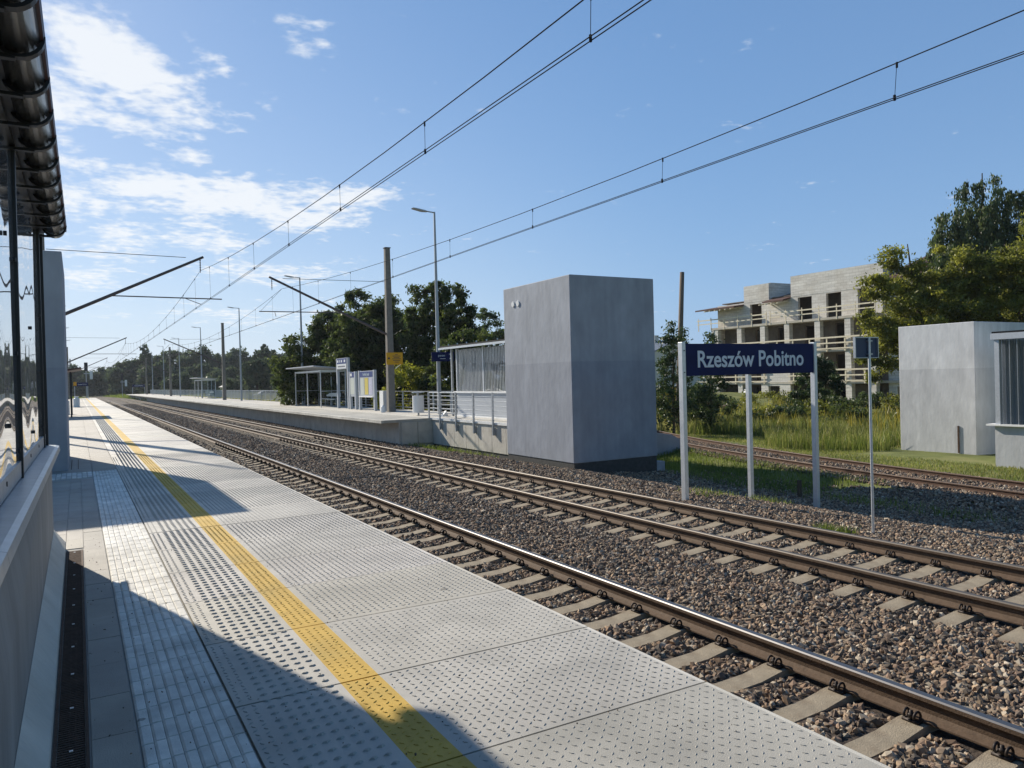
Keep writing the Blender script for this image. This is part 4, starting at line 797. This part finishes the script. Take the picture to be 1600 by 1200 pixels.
tag(MB().box(15.35, 15.43, 12.6, 12.68, -1.7, -1.18).build('marker_stake', 'bark'), 'short dark stake in the ditch before the rusty siding', 'stake')
# signals
def signal(x, y, z1, label, b2):
    t = thing('railway_signal', label, 'signal', (x, y, -1), 'distant railway signals'); MB().tube([(x, y, -1), (x, y, z1)], .09, 8).build('mast', 'lamp_metal', t)
    MB().box(x - .3, x + .3, y - .2, y + .1, z1 - 1.6, z1).build('head', 'wire', t); MB().box(x - .4, x + .8, y - .05, y + .05, z1 - 2.2, z1 - 2.0).build('platform', 'lamp_metal', t)
    if b2: MB().box(x + .6, x + 1.1, y - .1, y + .1, z1 - 3.2, z1 - 1.6).build('side_lamp', 'galv_light', t)
signal(1.5, 165, 6.6, 'distant signal mast at the end of the near platform', True); signal(9.8, 214, 5.2, 'distant signal mast between the tracks and the far platform end', True)
# ------------------------------------------------------------------ unfinished building
bd = thing('unfinished_building', 'bare grey four storey building shell with timber guard rails, behind the name sign', 'building', (62, 50, -2))
XF = 60.; YA, YB = 24., 60.4; FL = [-2.3, .45, 3.4, 6.35]
for z in FL[1:]:
    MB().box(XF, XF + 13, 40.8, YB, z - .22, z).build('floor_slab', 'bldg_slab', bd)
MB().box(XF + .9, XF + 13, YA, 40.8, .23, .45).build('floor_slab', 'bldg_slab', bd); MB().box(XF + .9, XF + 13, YA, 40.8, 3.18, 3.4).build('floor_slab', 'bldg_slab', bd); MB().box(XF + .9, XF + 13, YA, 40.8, 6.13, 6.35).build('floor_slab', 'bldg_slab', bd)
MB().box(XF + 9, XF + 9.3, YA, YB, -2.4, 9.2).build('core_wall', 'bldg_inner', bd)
def wall_with(x, y0, y1, z0, z1, holes, name, m, th=.3):
    hs_ = sorted(holes); b = MB(); y = y0
    for (a, c, za, zb) in hs_:
        if a > y: b.box(x, x + th, y, a, z0, z1)
        if za > z0: b.box(x, x + th, a, c, z0, za)
        if zb < z1: b.box(x, x + th, a, c, zb, z1)
        y = c
    if y < y1: b.box(x, x + th, y, y1, z0, z1)
    return b.build(name, m, bd)
# recessed walls of the lower floors
for fi, z in enumerate(FL[:3]):
    zt = FL[fi + 1] - .22
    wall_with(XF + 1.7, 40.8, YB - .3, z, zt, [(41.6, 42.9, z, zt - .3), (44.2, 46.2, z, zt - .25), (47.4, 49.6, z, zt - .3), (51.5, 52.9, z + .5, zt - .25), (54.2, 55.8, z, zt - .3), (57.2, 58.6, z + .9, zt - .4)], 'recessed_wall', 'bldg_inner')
    for y in (41.0, 43.4, 46.6, 50.1, 53.1, 56.2, 59.5): MB().box(XF + .05, XF + .55, y, y + .6, z, zt).build('column', 'bldg_block', bd)
    MB().box(XF + .05, XF + .30, 50.7, 53.1, z, z + (.9 if fi == 1 else 1.1 if fi == 0 else .05)).build('infill_wall', 'bldg_block', bd)
wall_with(XF + .05, 50.7, 53.1, FL[0] + 1.1, FL[1] - .22, [(51.4, 52.8, FL[0] + 1.1, FL[1] - .4)], 'infill_wall', 'bldg_block')
MB().box(XF, XF + .3, YB - .3, YB, -2.3, FL[3] - .22).build('gable_corner', 'bldg_block', bd)
MB().box(XF + .3, XF + 12, YB - .3, YB, -2.3, FL[3] - .22).build('gable_wall', 'bldg_block', bd)
# top floor with windows, two raised parapet walls
wall_with(XF + .9, 40.8, YB - .1, FL[3], 8.75, [(41.5, 43.2, FL[3] + .0, 8.7), (44.9, 46.5, FL[3], 8.65), (48.1, 49.7, FL[3], 8.6), (54.2, 55.7, FL[3], 8.5)], 'top_floor_wall', 'bldg_block')
MB().box(XF + .88, XF + 1.15, 40.7, 50.5, 8.752, 10.75).build('parapet_wall', 'bldg_block', bd); MB().box(XF + .88, XF + 1.15, 53.2, 56.5, 8.752, 10.45).build('parapet_wall', 'bldg_block', bd)
for y in (40.7, 53.2): MB().box(XF + 1.15, XF + 6, y, y + .25, 8.752, 10.5).build('parapet_return', 'bldg_block', bd)
MB().prism([(XF - .6, 8.25), (XF - .6, 8.40), (XF + 7, 9.5), (XF + 7, 9.35)], 'y', 56.55, YB + 1.8).build('roof', 'bldg_roof', bd); MB().prism([(XF - .2, 8.35), (XF - .2, 8.50), (XF + 7, 10.2), (XF + 7, 10.05)], 'y', 50.55, 53.15).build('roof', 'bldg_roof', bd)
b = MB()
for y in list(np.arange(50.8, 53.1, .75)) + list(np.arange(56.9, 61, .75)): b.prism([(XF - .7, 8.10), (XF - .7, 8.22), (XF + 2, 8.6), (XF + 2, 8.48)], 'y', y, y + .12)
b.build('rafters', 'timber', bd)
def guard(x, y0, y1, z, step=1.9):
    b = MB(); y = y0
    while y <= y1 + .01: b.box(x, x + .06, y - .06, y + .06, z - .2, z + 1.1); y += step
    b.box(x - .03, x, y0 - .4, y1 + .4, z + 1.0, z + 1.14); b.box(x - .03, x, y0 - .2, y1 + .2, z + .5, z + .62); b.box(x - .03, x, y0 - .2, y1 + .2, z + .02, z + .12); return b.build('guard_rail', 'timber', bd)
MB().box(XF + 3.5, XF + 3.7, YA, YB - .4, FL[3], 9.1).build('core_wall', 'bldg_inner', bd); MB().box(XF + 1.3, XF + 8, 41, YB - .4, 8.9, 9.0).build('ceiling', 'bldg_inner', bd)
guard(XF - .1, 42.0, 50.0, FL[1]); guard(XF - .1, 53.2, 62.2, FL[1]); guard(XF - .1, 42.0, 52.6, FL[2]); guard(XF - .1, 53.6, 60.6, FL[2])
for y0, y1 in ((40.9, 52.4), (52.8, 62.5)): 
    b = MB(); b.box(XF - .05, XF - .02, y0, y1, 7.2, 7.32); b.box(XF - .05, XF - .02, y0, y1, 6.8, 6.9); y = y0
    while y < y1: b.box(XF - .03, XF + .03, y, y + .08, 6.1, 7.5); y += 1.9
    b.build('guard_rail', 'timber', bd)
# part of the building behind the trees
for fi, z in enumerate(FL):
    zt = (FL + [9.3])[fi + 1] - .22
    wall_with(XF + 1.2, YA, 40.6, z, zt, [(25.5, 27, z + .5, zt - .3), (30, 32, z + .6, zt - .3), (35.5, 37.2, z, zt - .3), (38.2, 39.8, z + .8, zt - .3)], 'facade_wall', 'bldg_block')
    MB().box(XF + .8, XF + 1.19, 37.4, 38.0, z, zt).build('column', 'bldg_block', bd)
MB().prism([(XF + .4, 9.1), (XF + .4, 9.3), (XF + 7, 11.6), (XF + 7, 11.4)], 'y', YA, 40.6).build('roof', 'bldg_roof', bd); MB().box(XF + 1.2, XF + 1.5, 33, 36.5, 9.1, 11.4).build('parapet_wall', 'bldg_block', bd)
tag(MB().add([(59.4, 54.9, -2.2), (59.4, 55.9, -2.2), (60.0, 55.9, -.3), (60.0, 55.1, -.3)], [(0, 1, 2, 3)]).build('leaning_board', 'white_paint', fix=False), 'pale board leaning against the ground floor of the unfinished building', 'board')
sl_ = bpy.data.objects['leaning_board'].modifiers.new('thick', 'SOLIDIFY'); sl_.thickness = .05
tag(MB().box(38.5, 39.6, 37.6, 38.8, -1.9, -.75).build('rusty_box', 'rust', bevel=.03), 'dark rusty crate half hidden in the weeds beneath the name sign', 'crate')
# far house with chimney, yellow container, white house, car
def gable_house(label, x, y, w_, d, h, rh, wm, rm, chim=True, z=-1.):
    t = thing('house', label, 'house', (x, y, z)); MB().prism([(x - w_ / 2, z), (x + w_ / 2, z), (x + w_ / 2, z + h), (x, z + h + rh - .15), (x - w_ / 2, z + h)], 'y', y, y + d).build('wall', wm, t)
    r = MB().add([(x - w_ / 2 - .4, y - .3, z + h - .2), (x, y - .3, z + h + rh), (x + w_ / 2 + .4, y - .3, z + h - .2), (x - w_ / 2 - .4, y + d + .3, z + h - .2), (x, y + d + .3, z + h + rh), (x + w_ / 2 + .4, y + d + .3, z + h - .2)], [(0, 1, 4, 3), (1, 2, 5, 4)]).build('roof', rm, t, fix=False)
    r.modifiers.new('thick', 'SOLIDIFY').thickness = .15
    if chim: MB().box(x - .9, x - .1, y + d * .4, y + d * .4 + .8, z + h, z + h + rh + .9).build('chimney', 'house_wall', r)
    for q in (-.25, .2): MB().box(x + q * w_, x + q * w_ + 1, y - .04, y + .02, z + h - 1.7, z + h - .5).build('window', 'car_glass', t)
gable_house('far house with slate blue roof and chimney just left of the unfinished building', 78, 86, 12, 9, 5.4, 2.2, 'house_wall', 'house_roof')
gable_house('small white gabled house far behind the railing of the far platform', 33, 184, 6.5, 8, 2.4, 1.4, 'house_wall', 'house_wall', False)
t = thing('yellow_container', 'long yellow container glimpsed behind the bushes right of the tall block', 'container', (33, 38, -1.5)); MB().box(28, 36.5, 39.5, 42, -1.6, .62).build('body', 'yellow_steel', t, bevel=.04); MB().box(27.95, 36.55, 39.45, 42.05, .62, .70).build('lid', 'white_paint', t)
t = thing('pale_gantry_panel', 'pale slanted panel with a blue edge jutting out right of the tall block', 'panel', (26.6, 34, 0)); MB().prism([(26.0, 1.9), (26.25, 4.6), (26.5, 4.75), (27.2, 1.5)], 'y', 34, 34.3).build('panel', 'house_wall', t); MB().prism([(26.5, 4.2), (26.72, 4.6), (26.72, 3.6)], 'y', 33.9, 34.35).build('edge', 'sign_blue_mid', t); MB().box(26.5, 26.7, 34.05, 34.25, -1.5, 1.9).build('post', 'galv', t)
t = thing('parked_car', 'white car parked beyond the railing of the far platform', 'car', (24, 113, -.8))
MB().prism([(22.0, -.5), (26.2, -.5), (26.3, .1), (25.4, .2), (24.8, .62), (23.2, .65), (22.6, .25), (21.9, .1)], 'y', 112, 113.7).build('body', 'car_white', t, bevel=.08); MB().prism([(22.8, .25), (25.2, .22), (24.7, .58), (23.3, .58)], 'y', 111.97, 113.73).build('window', 'car_glass', t)
for x in (22.8, 25.4): 
    for y in (112.05, 113.65): MB().tube([(x, y - .1, -.5), (x, y + .1, -.5)], .32, 14).build('wheel', 'tyre', t)
# ------------------------------------------------------------------ vegetation
def crown(ells, n, size, seed, droop=0., clump=.55, ncl=None, hang=0.):
    g = np.random.default_rng(seed); E_ = np.array(ells, float); vol = E_[:, 3] * E_[:, 4] * E_[:, 5]; ncl = ncl or max(40, int(vol.sum() * 7)); ei = g.choice(len(E_), ncl, p=vol ** .8 / (vol ** .8).sum())
    d = g.normal(size=(ncl, 3)); d /= np.linalg.norm(d, axis=1)[:, None]; rr = g.uniform(.12, 1.0, ncl) ** .45
    cc = E_[ei, :3] + d * rr[:, None] * E_[ei, 3:6]; cs = g.uniform(.55, 1.25, ncl) * clump
    ci = g.integers(0, ncl, n); off = g.normal(size=(n, 3)) * .5; off[:, 2] *= .75
    P = cc[ci] + off * cs[ci][:, None]
    if hang: P[:, 2] -= g.exponential(hang, n) * (g.random(n) < .75)
    nrm = g.normal(size=(n, 3)) + np.array([0, 0, .5]); nrm /= np.linalg.norm(nrm, axis=1)[:, None]; a = np.cross(nrm, g.normal(size=(n, 3))); a /= np.linalg.norm(a, axis=1)[:, None]
    if hang: a = a * .4 + np.array([0, 0, -1.]); a /= np.linalg.norm(a, axis=1)[:, None]; 
    b = np.cross(nrm, a); b /= np.maximum(np.linalg.norm(b, axis=1)[:, None], 1e-3); s = size * g.uniform(.6, 1.4, n)[:, None]
    V = np.stack([P - a * s, P + b * s * .45, P + a * s, P - b * s * .45], 1).reshape(-1, 3); F = np.arange(4 * n).reshape(n, 4)
    ct = g.uniform(0, .75, ncl); t = np.clip(ct[ci] + g.uniform(-.25, .3, n), 0, 1); return V, F, np.repeat(t, 4), cc
def tree(name, label, base, ells, n, size, matn, seed, group=None, trunk=.18, clump=.55, hang=0., cat='tree', limbs=9, ncl=None):
    t = thing(name, label, cat, base, group); V, F, tt, cc = crown(ells, n, size, seed, clump=clump, hang=hang, ncl=ncl)
    npmesh('crown' if cat == 'tree' else 'foliage', V, F, matn, tt, parent=t)
    g = random.Random(seed); top = max(e[2] + e[5] * .5 for e in ells); b = MB(); cxm = sum(e[0] for e in ells) / len(ells); cym = sum(e[1] for e in ells) / len(ells)
    b.tube([(0, 0, -.5), (cxm * .3, cym * .3, top * .35), (cxm * .8, cym * .8, top * .7), (cxm, cym, top)], [trunk, trunk * .8, trunk * .45, trunk * .12], 8)
    for i in range(limbs):
        c = cc[g.randrange(len(cc))]; h = max(.2, min(c[2] * .55, top * .6)); s0 = Vector((cxm * .5 * h / top, cym * .5 * h / top, h)); m_ = (s0 + Vector(c)) / 2 + Vector((0, 0, .15)); b.tube([s0, m_, tuple(c)], [trunk * .4, trunk * .25, trunk * .06], 5)
    b.v = [(x + base[0], y + base[1], z + base[2]) for x, y, z in b.v]; b.build('trunk' if cat == 'tree' else 'stems', 'bark', t); return t
GB = 'dark trees behind the far platform'
tree('broadleaf_tree', 'dark feathery tree rising behind the glass waiting shelter, left one of the cluster', (15.4, 55.5, -1), [(0, 0, 2.6, 3.2, 2.6, 2.8), (1.6, -.5, 4.8, 2.6, 2.2, 2.6), (-1.4, 0, 3.6, 1.7, 2, 2.6), (.9, 0, 6.5, 1.4, 1.3, 1.5), (3.2, 0, 4.5, 1.8, 1.6, 3.4)], 52000, .12, 'leaf_dark', 41, GB, clump=.42)
tree('broadleaf_tree', 'dark pointed tree directly left of the mast with the yellow notice', (17.4, 50.0, -1), [(0, 0, 2.6, 2.8, 2.2, 2.8), (.1, 0, 5.2, 2.5, 2, 2.6), (-.5, 0, 7.3, 1.5, 1.2, 1.6), (1.3, 0, 7.2, 1.2, 1.2, 1.7)], 48000, .11, 'leaf_dark', 42, GB, clump=.36)
tree('broadleaf_tree', 'tall dark tree right of the mast with the yellow notice', (20.4, 45.0, -1), [(0, 0, 2.6, 2.8, 2.2, 2.8), (-.2, 0, 5.4, 2.7, 2.2, 2.6), (-.7, 0, 7.6, 1.2, 1.3, 1.5), (1.0, 0, 7.2, 1.5, 1.3, 1.6), (2.2, 0, 5.2, 1.1, 1.1, 1.5)], 52000, .11, 'leaf_dark', 43, GB, clump=.36)
tree('broadleaf_tree', 'dark tree filling the gap behind the mast and the stair shelter', (19.2, 52, -1), [(0, 0, 2.8, 3.8, 2.2, 3.2), (0, 0, 5.6, 3.0, 2.2, 2.6), (-2.4, 0, 5.0, 2.0, 1.8, 2.4)], 52000, .13, 'leaf_dark', 44, GB)
tree('broadleaf_tree', 'lighter tree peeking over the stair shelter roof next to the tall block', (28.6, 54, -1.2), [(0, 0, 3.2, 2.6, 2, 3.0), (.2, 0, 6.6, 1.3, 1.3, 2.0), (-1.0, 0, 5.2, 1.5, 1.4, 1.8), (1.4, 0, 5.2, 1.2, 1.2, 1.6)], 20000, .12, 'leaf_mid', 45, GB, clump=.4)
tree('broadleaf_tree', 'shorter dark tree behind the stair shelter of the far platform', (18.4, 38.0, -1), [(0, 0, 2.2, 2.2, 1.8, 2.6), (.8, 0, 3.4, 2.0, 1.5, 1.8)], 32000, .10, 'leaf_dark', 47, GB, clump=.4)
tree('round_bush', 'yellow green bush behind the railing, around the mast with the notice', (16.2, 39.5, -.6), [(0, 0, 1.7, 1.6, 1.3, 1.35), (1.4, .5, 1.3, 1.1, 1, 1.1), (-1.1, .6, 1.2, .9, .9, 1.1)], 13000, .07, 'leaf_yellow', 46, None, .06, .32, cat='bush', limbs=6, ncl=90)
# right side trees
tree('birch_tree', 'drooping dark birch, tallest tree at the right edge', (53.9, 28.8, -1.2), [(0, 0, 9.0, 4.4, 3.2, 4.0), (-.4, .3, 13.2, 2.0, 2.0, 2.2), (-2.2, 1.2, 12.0, 1.3, 1.3, 1.2), (-3.2, 1.6, 10.2, 1.7, 1.6, 1.5), (2.2, -1.4, 12.6, 2.2, 2.0, 2.6), (4.4, -2.6, 12.8, 2.0, 2.0, 3.0), (-.6, .2, 15.4, .7, .7, 1.0), (1.0, -.5, 14.8, .7, .7, .9)], 52000, .11, 'leaf_mid', 51, 'trees at the right edge', .28, .36, 1.0, ncl=360)
tree('walnut_tree', 'olive green airy tree in front of the unfinished building, left one at the right edge', (38.6, 22.6, -1.7), [(0, 0, 5.4, 3.0, 2.4, 2.6), (-1.2, 1.2, 7.6, 1.4, 1.2, 1.2), (.9, -1, 7.9, 1.5, 1.2, 1.3), (-2.2, 1.6, 4.8, 1.3, 1.2, 1.6), (-2.6, 2, 7.3, .7, .7, .9), (-2.0, 1.4, 8.9, .5, .5, .7), (-.4, 0, 9.3, .6, .6, .6), (-3.1, 2.2, 5.9, .6, .6, .6), (-2.9, 2, 3.4, .7, .7, .8), (.5, 0, 3.2, 2.2, 1.6, 1.4)], 70000, .085, 'leaf_brown', 52, 'trees at the right edge', .2, .42, ncl=300)
tree('walnut_tree', 'broad yellow green tree above the pale block at the right edge', (41.6, 20.4, -1.7), [(0, 0, 5.6, 3.6, 2.6, 3.2), (.6, -1, 8.2, 2.4, 2.0, 1.9), (-1.9, 1.2, 7.6, 1.4, 1.3, 1.3), (2.2, -2.4, 8.4, 2.0, 1.8, 2.2), (1.0, 0, 3.4, 3.2, 2.4, 2.2), (.6, -.5, 10.4, .7, .7, .7)], 90000, .085, 'leaf_brown', 53, 'trees at the right edge', .22, .44, ncl=420)
tree('walnut_tree', 'bright yellow leafed tree top behind the ribbed shelter', (41.2, 15.0, -1.7), [(0, 0, 6.0, 2.8, 2.2, 3.6), (-.4, .6, 9.4, 2.0, 1.6, 1.7), (.8, -1, 10.6, 1.2, 1.2, 1.3)], 60000, .085, 'leaf_yellow', 54, 'trees at the right edge', .2, .44, ncl=240)
tree('aspen_tree', 'young open aspen between the tall block and the wooden pole', (26.4, 29.4, -1.6), [(0, 0, 1.9, 1.15, 1.1, 1.7), (-.5, 0, 3.9, .55, .5, 1.1), (.55, 0, 3.9, .45, .5, 1.4), (-.1, 0, 5.3, .25, .25, .8), (.9, 0, 4.9, .2, .2, .7)], 5200, .085, 'leaf_aspen', 61, None, .07, .3, ncl=120)
tree('aspen_tree', 'slim aspen sapling behind the left post of the name sign', (28.6, 29.0, -1.6), [(0, 0, 2.0, .8, .9, 1.8), (.3, 0, 4.2, .35, .4, 1.4)], 3000, .085, 'leaf_aspen', 62, None, .05, .3, ncl=70)
tree('round_bush', 'dark green bush under the left half of the name sign', (30.6, 32.4, -1.7), [(0, 0, 1.2, 1.7, 1.4, 1.3), (1.6, 0, .9, 1.4, 1.2, 1.0)], 9000, .08, 'leaf_mid', 63, 'bushes in the weeds', .05, .35, cat='bush', limbs=5)
tree('round_bush', 'grey green willow bush before the building, right of the middle sign post', (40.5, 31.8, -1.8), [(0, 0, 1.8, 1.7, 1.5, 1.9), (.6, 0, 3.2, .9, .9, .9)], 14000, .09, 'leaf_aspen', 64, 'bushes in the weeds', .06, .35, cat='bush', limbs=6)
gw = np.random.default_rng(77)
for i in range(34):
    x = 33 + gw.uniform(0, 16) + (8 if i > 14 else 0); y = 22 + gw.uniform(0, 22) + (10 if i > 20 else 0)
    if i == 14: x, y = 34.5, 25.5
    tree('weed_bush', ['low tangled green bush in the weeds before the unfinished building', 'broad low dark bush among the goldenrod'][i % 2], (x, y, -1.85), [(0, 0, .7, 1.5, 1.2, .9), (.8, .3, .6, 1.2, 1, .7)], 3200, .09, ['leaf_mid', 'leaf_brown', 'leaf_dark'][i % 3], 100 + i, 'low bushes in front of the unfinished building', .04, .35, cat='bush', limbs=3)
# forest behind the platforms
fs = np.random.default_rng(90); k = 0
def fartree(px, py, h, w_, conifer=False, label=None):
    global k; k += 1
    if conifer: ells = [(0, 0, h * (.15 + .17 * i), w_ * .5 * (1 - i * .19), w_ * .5 * (1 - i * .19), h * .12) for i in range(5)]
    else: ells = [(0, 0, h * .45, w_ * .5, w_ * .4, h * .42), (w_ * .15, 0, h * .68, w_ * .34, w_ * .3, h * .27), (-w_ * .2, 0, h * .6, w_ * .3, w_ * .3, h * .25)]
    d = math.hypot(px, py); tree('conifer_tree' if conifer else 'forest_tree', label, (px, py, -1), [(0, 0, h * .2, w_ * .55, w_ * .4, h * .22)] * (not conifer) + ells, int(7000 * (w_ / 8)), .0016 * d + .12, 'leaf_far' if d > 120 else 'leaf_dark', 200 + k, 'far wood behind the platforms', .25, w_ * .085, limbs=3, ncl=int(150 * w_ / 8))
row = [(-14, 285, 9, 14), (-3, 300, 11.5, 12), (7, 290, 10, 11), (15, 268, 12.5, 13), (24, 262, 15, 12), (33, 255, 15.5, 14), (42, 250, 14.5, 13), (51, 248, 13.5, 13), (60, 250, 14, 12), (20, 240, 10, 10), (28, 236, 9, 9), (36, 222, 8, 11), (46, 210, 11, 11), (56, 205, 9, 10), (41, 196, 14, 7), (52, 190, 9, 9), (-26, 280, 9, 14), (-42, 270, 10, 16), (66, 240, 12, 13), (76, 235, 11, 13)]
lbs = ['round topped', 'broad', 'tall', 'low']
for i, (x, y, h, w_) in enumerate(row): fartree(x, y, h, w_, False, '%s dark tree in the far wood beyond the platform ends' % lbs[i % 4])
fartree(18.5, 258, 17.5, 8, True, 'dark spruce standing out above the far wood near the vanishing tracks')
for (x, y, h, w_, c, lb) in ((31.5, 158, 8.4, 6.5, False, 'round dark tree behind the parked white car'), (36, 158, 7.6, 4.5, True, 'slim spruce right of the round tree by the white car'), (39.5, 150, 5.5, 4, True, 'low spruce between the far wood and the dark platform trees'), (28.5, 163, 4.6, 6, False, 'low dark tree beside the white gabled house'), (34, 140, 3.6, 7, False, 'low hedge like tree behind the waiting shelter'), (42, 138, 5.6, 7, False, 'mid height tree left of the dark platform trees'), (31, 230, 9.5, 9, False, 'open crowned tree above the distant waiting shelter'), (62, 165, 8, 10, False, 'tree of the distant wood seen through the railing'), (29, 200, 5, 9, False, 'low tree behind the far lamp posts'), (22, 205, 6, 8, False, 'yellowish tree at the end of the far platform'), (50, 140, 6, 9, False, 'tree behind the left cluster of the platform trees')):
    fartree(x, y, h, w_, c, lb)
for i in range(34): fartree(-60 + i * 5.2, 330 - .4 * abs(i - 12) * 3, 7.5 + 2.5 * math.sin(i * 1.9), 13, False, '%s dark tree at the back of the far wood' % lbs[i % 4])
for i in range(9): fartree(70 + i * 9, 110 - i * 9 + (i % 3) * 5, 5 + (i % 3), 9, False, 'tree in the line behind the unfinished building')
# grasses
def grass(name, P, h0, h1, wd, matn, seed, lean=.35):
    g = np.random.default_rng(seed); n = len(P); z = gz(P[:, 0], P[:, 1]) - .03; h = g.uniform(h0, h1, n); a = g.uniform(0, 6.28, n); l = g.uniform(0, lean, n) * h
    dx, dy = np.cos(a), np.sin(a); b = g.uniform(0, 6.28, n); wx, wy = np.cos(b) * wd, np.sin(b) * wd; B0 = np.stack([P[:, 0], P[:, 1], z], -1); W_ = np.stack([wx, wy, 0 * wx], -1)
    Mi = B0 + np.stack([dx * l * .35, dy * l * .35, h * .6], -1); Tp = B0 + np.stack([dx * l, dy * l, h], -1)
    V = np.stack([B0 - W_, B0 + W_, Mi + W_ * .7, Mi - W_ * .7, Tp + W_ * .15, Tp - W_ * .15], 1).reshape(-1, 3); i = 6 * np.arange(n)[:, None]; F = np.concatenate([i + np.array([[0, 1, 2, 3]]), i + np.array([[3, 2, 4, 5]])], 0)
    t = np.repeat(np.clip(g.uniform(0, 1, n) * .7 + .3 * (np.sin(P[:, 0] * 1.3) * np.cos(P[:, 1] * 1.1) > 0), 0, 1), 6); npmesh(name, V, F, matn, t)['kind'] = 'stuff'
g = np.random.default_rng(500)
def pts(n, x0, x1, y0, y1, f=None):
    P = np.stack([g.uniform(x0, x1, n), g.uniform(y0, y1, n)], -1)
    return P[f(P)] if f is not None else P
fade = lambda P: (P[:, 0] > sidx(P[:, 1]) + 4.2 + 1.2 * np.sin(P[:, 1] * .8)) & ~((P[:, 0] < 31.6) & (P[:, 1] < 18.2 + .5 * np.sin(P[:, 0] * 3)))
grass('tall_grass', pts(70000, 22, 44, 12, 42, fade), .25, .72, .011, 'grass_blade', 1)
grass('tall_grass', pts(26000, 23, 44, 12, 42, fade), .3, .85, .012, 'grass_dry', 2)
grass('goldenrod', pts(2600, 30, 46, 18, 40, lambda P: (np.sin(P[:, 0] * 1.7) * np.sin(P[:, 1] * 1.3) > .2)), .8, 1.25, .035, 'goldenrod', 3)
shortf = lambda P: (np.abs(P[:, 0] - sidx(P[:, 1])) > 1.0) & ~((P[:, 0] > 24.6) & (P[:, 0] < 31.6) & (P[:, 1] < 18) & (P[:, 1] > 2) & (P[:, 0] > 24.9))
grass('short_grass', pts(52000, 18.8, 32, 3, 34, lambda P: shortf(P) & (P[:, 0] > sidx(P[:, 1]) + 1.0)), .03, .12, .010, 'grass_blade', 4)
grass('short_grass', pts(60000, 18.8, 32, 3, 34, lambda P: shortf(P) & (P[:, 0] > sidx(P[:, 1]) + 1.0)), .03, .12, .010, 'grass_dry', 5)
grass('ditch_grass', pts(90000, 14.6, 26, 8, 34, lambda P: (P[:, 0] < sidx(P[:, 1]) - 1.25) & (sm(14.9, 15.9, P[:, 0]) * np.maximum(sm(11.5, 14, P[:, 1]) , np.exp(-((P[:, 0] - 15.8) / .5) ** 2) * sm(7.6, 9, P[:, 1])) > g.random(len(P)))), .04, .20, .009, 'grass_blade', 6)
grass('ballast_weeds', np.concatenate([pts(260, 10.9, 11.9, 11.2, 12.2), pts(200, 11.6, 12.3, 10.2, 10.9), pts(420, 9.85, 10.2, 7.3, 7.9), pts(700, 11.1, 12.3, 24.5, 27.6), pts(300, 11.2, 12.2, 22, 24)]), .05, .20, .008, 'grass_blade', 7, .7)
grass('platform_verge_grass', pts(16000, 15.4, 30, 30, 60), .2, .7, .03, 'grass_dry', 8)
grass('meadow_grass', pts(26000, 16, 60, 60, 150), .3, .8, .07, 'grass_dry', 9)
grass('verge_grass', pts(9000, -6, 12, 150, 260, lambda P: (np.abs(P[:, 0] - bend(P[:, 1]) - 6.4) > 4.3)), .3, .8, .08, 'grass_blade', 10)
hzm = bpy.data.materials.new('haze'); hzm.use_nodes = True; ht = hzm.node_tree; ht.nodes.clear(); ho = N(ht, 'ShaderNodeOutputMaterial'); hv = N(ht, 'ShaderNodeVolumePrincipled')
hv.inputs['Color'].default_value = (.80, .88, 1, 1); hv.inputs['Density'].default_value = .00016; hv.inputs['Anisotropy'].default_value = .3; L(ht, hv.outputs[0], ho.inputs['Volume']); MATS['haze'] = hzm
MB().box(-905, 905, -125, 2505, -4.0, 21.0).build('haze', 'haze')['kind'] = 'stuff'
print('objects', len(bpy.data.objects))
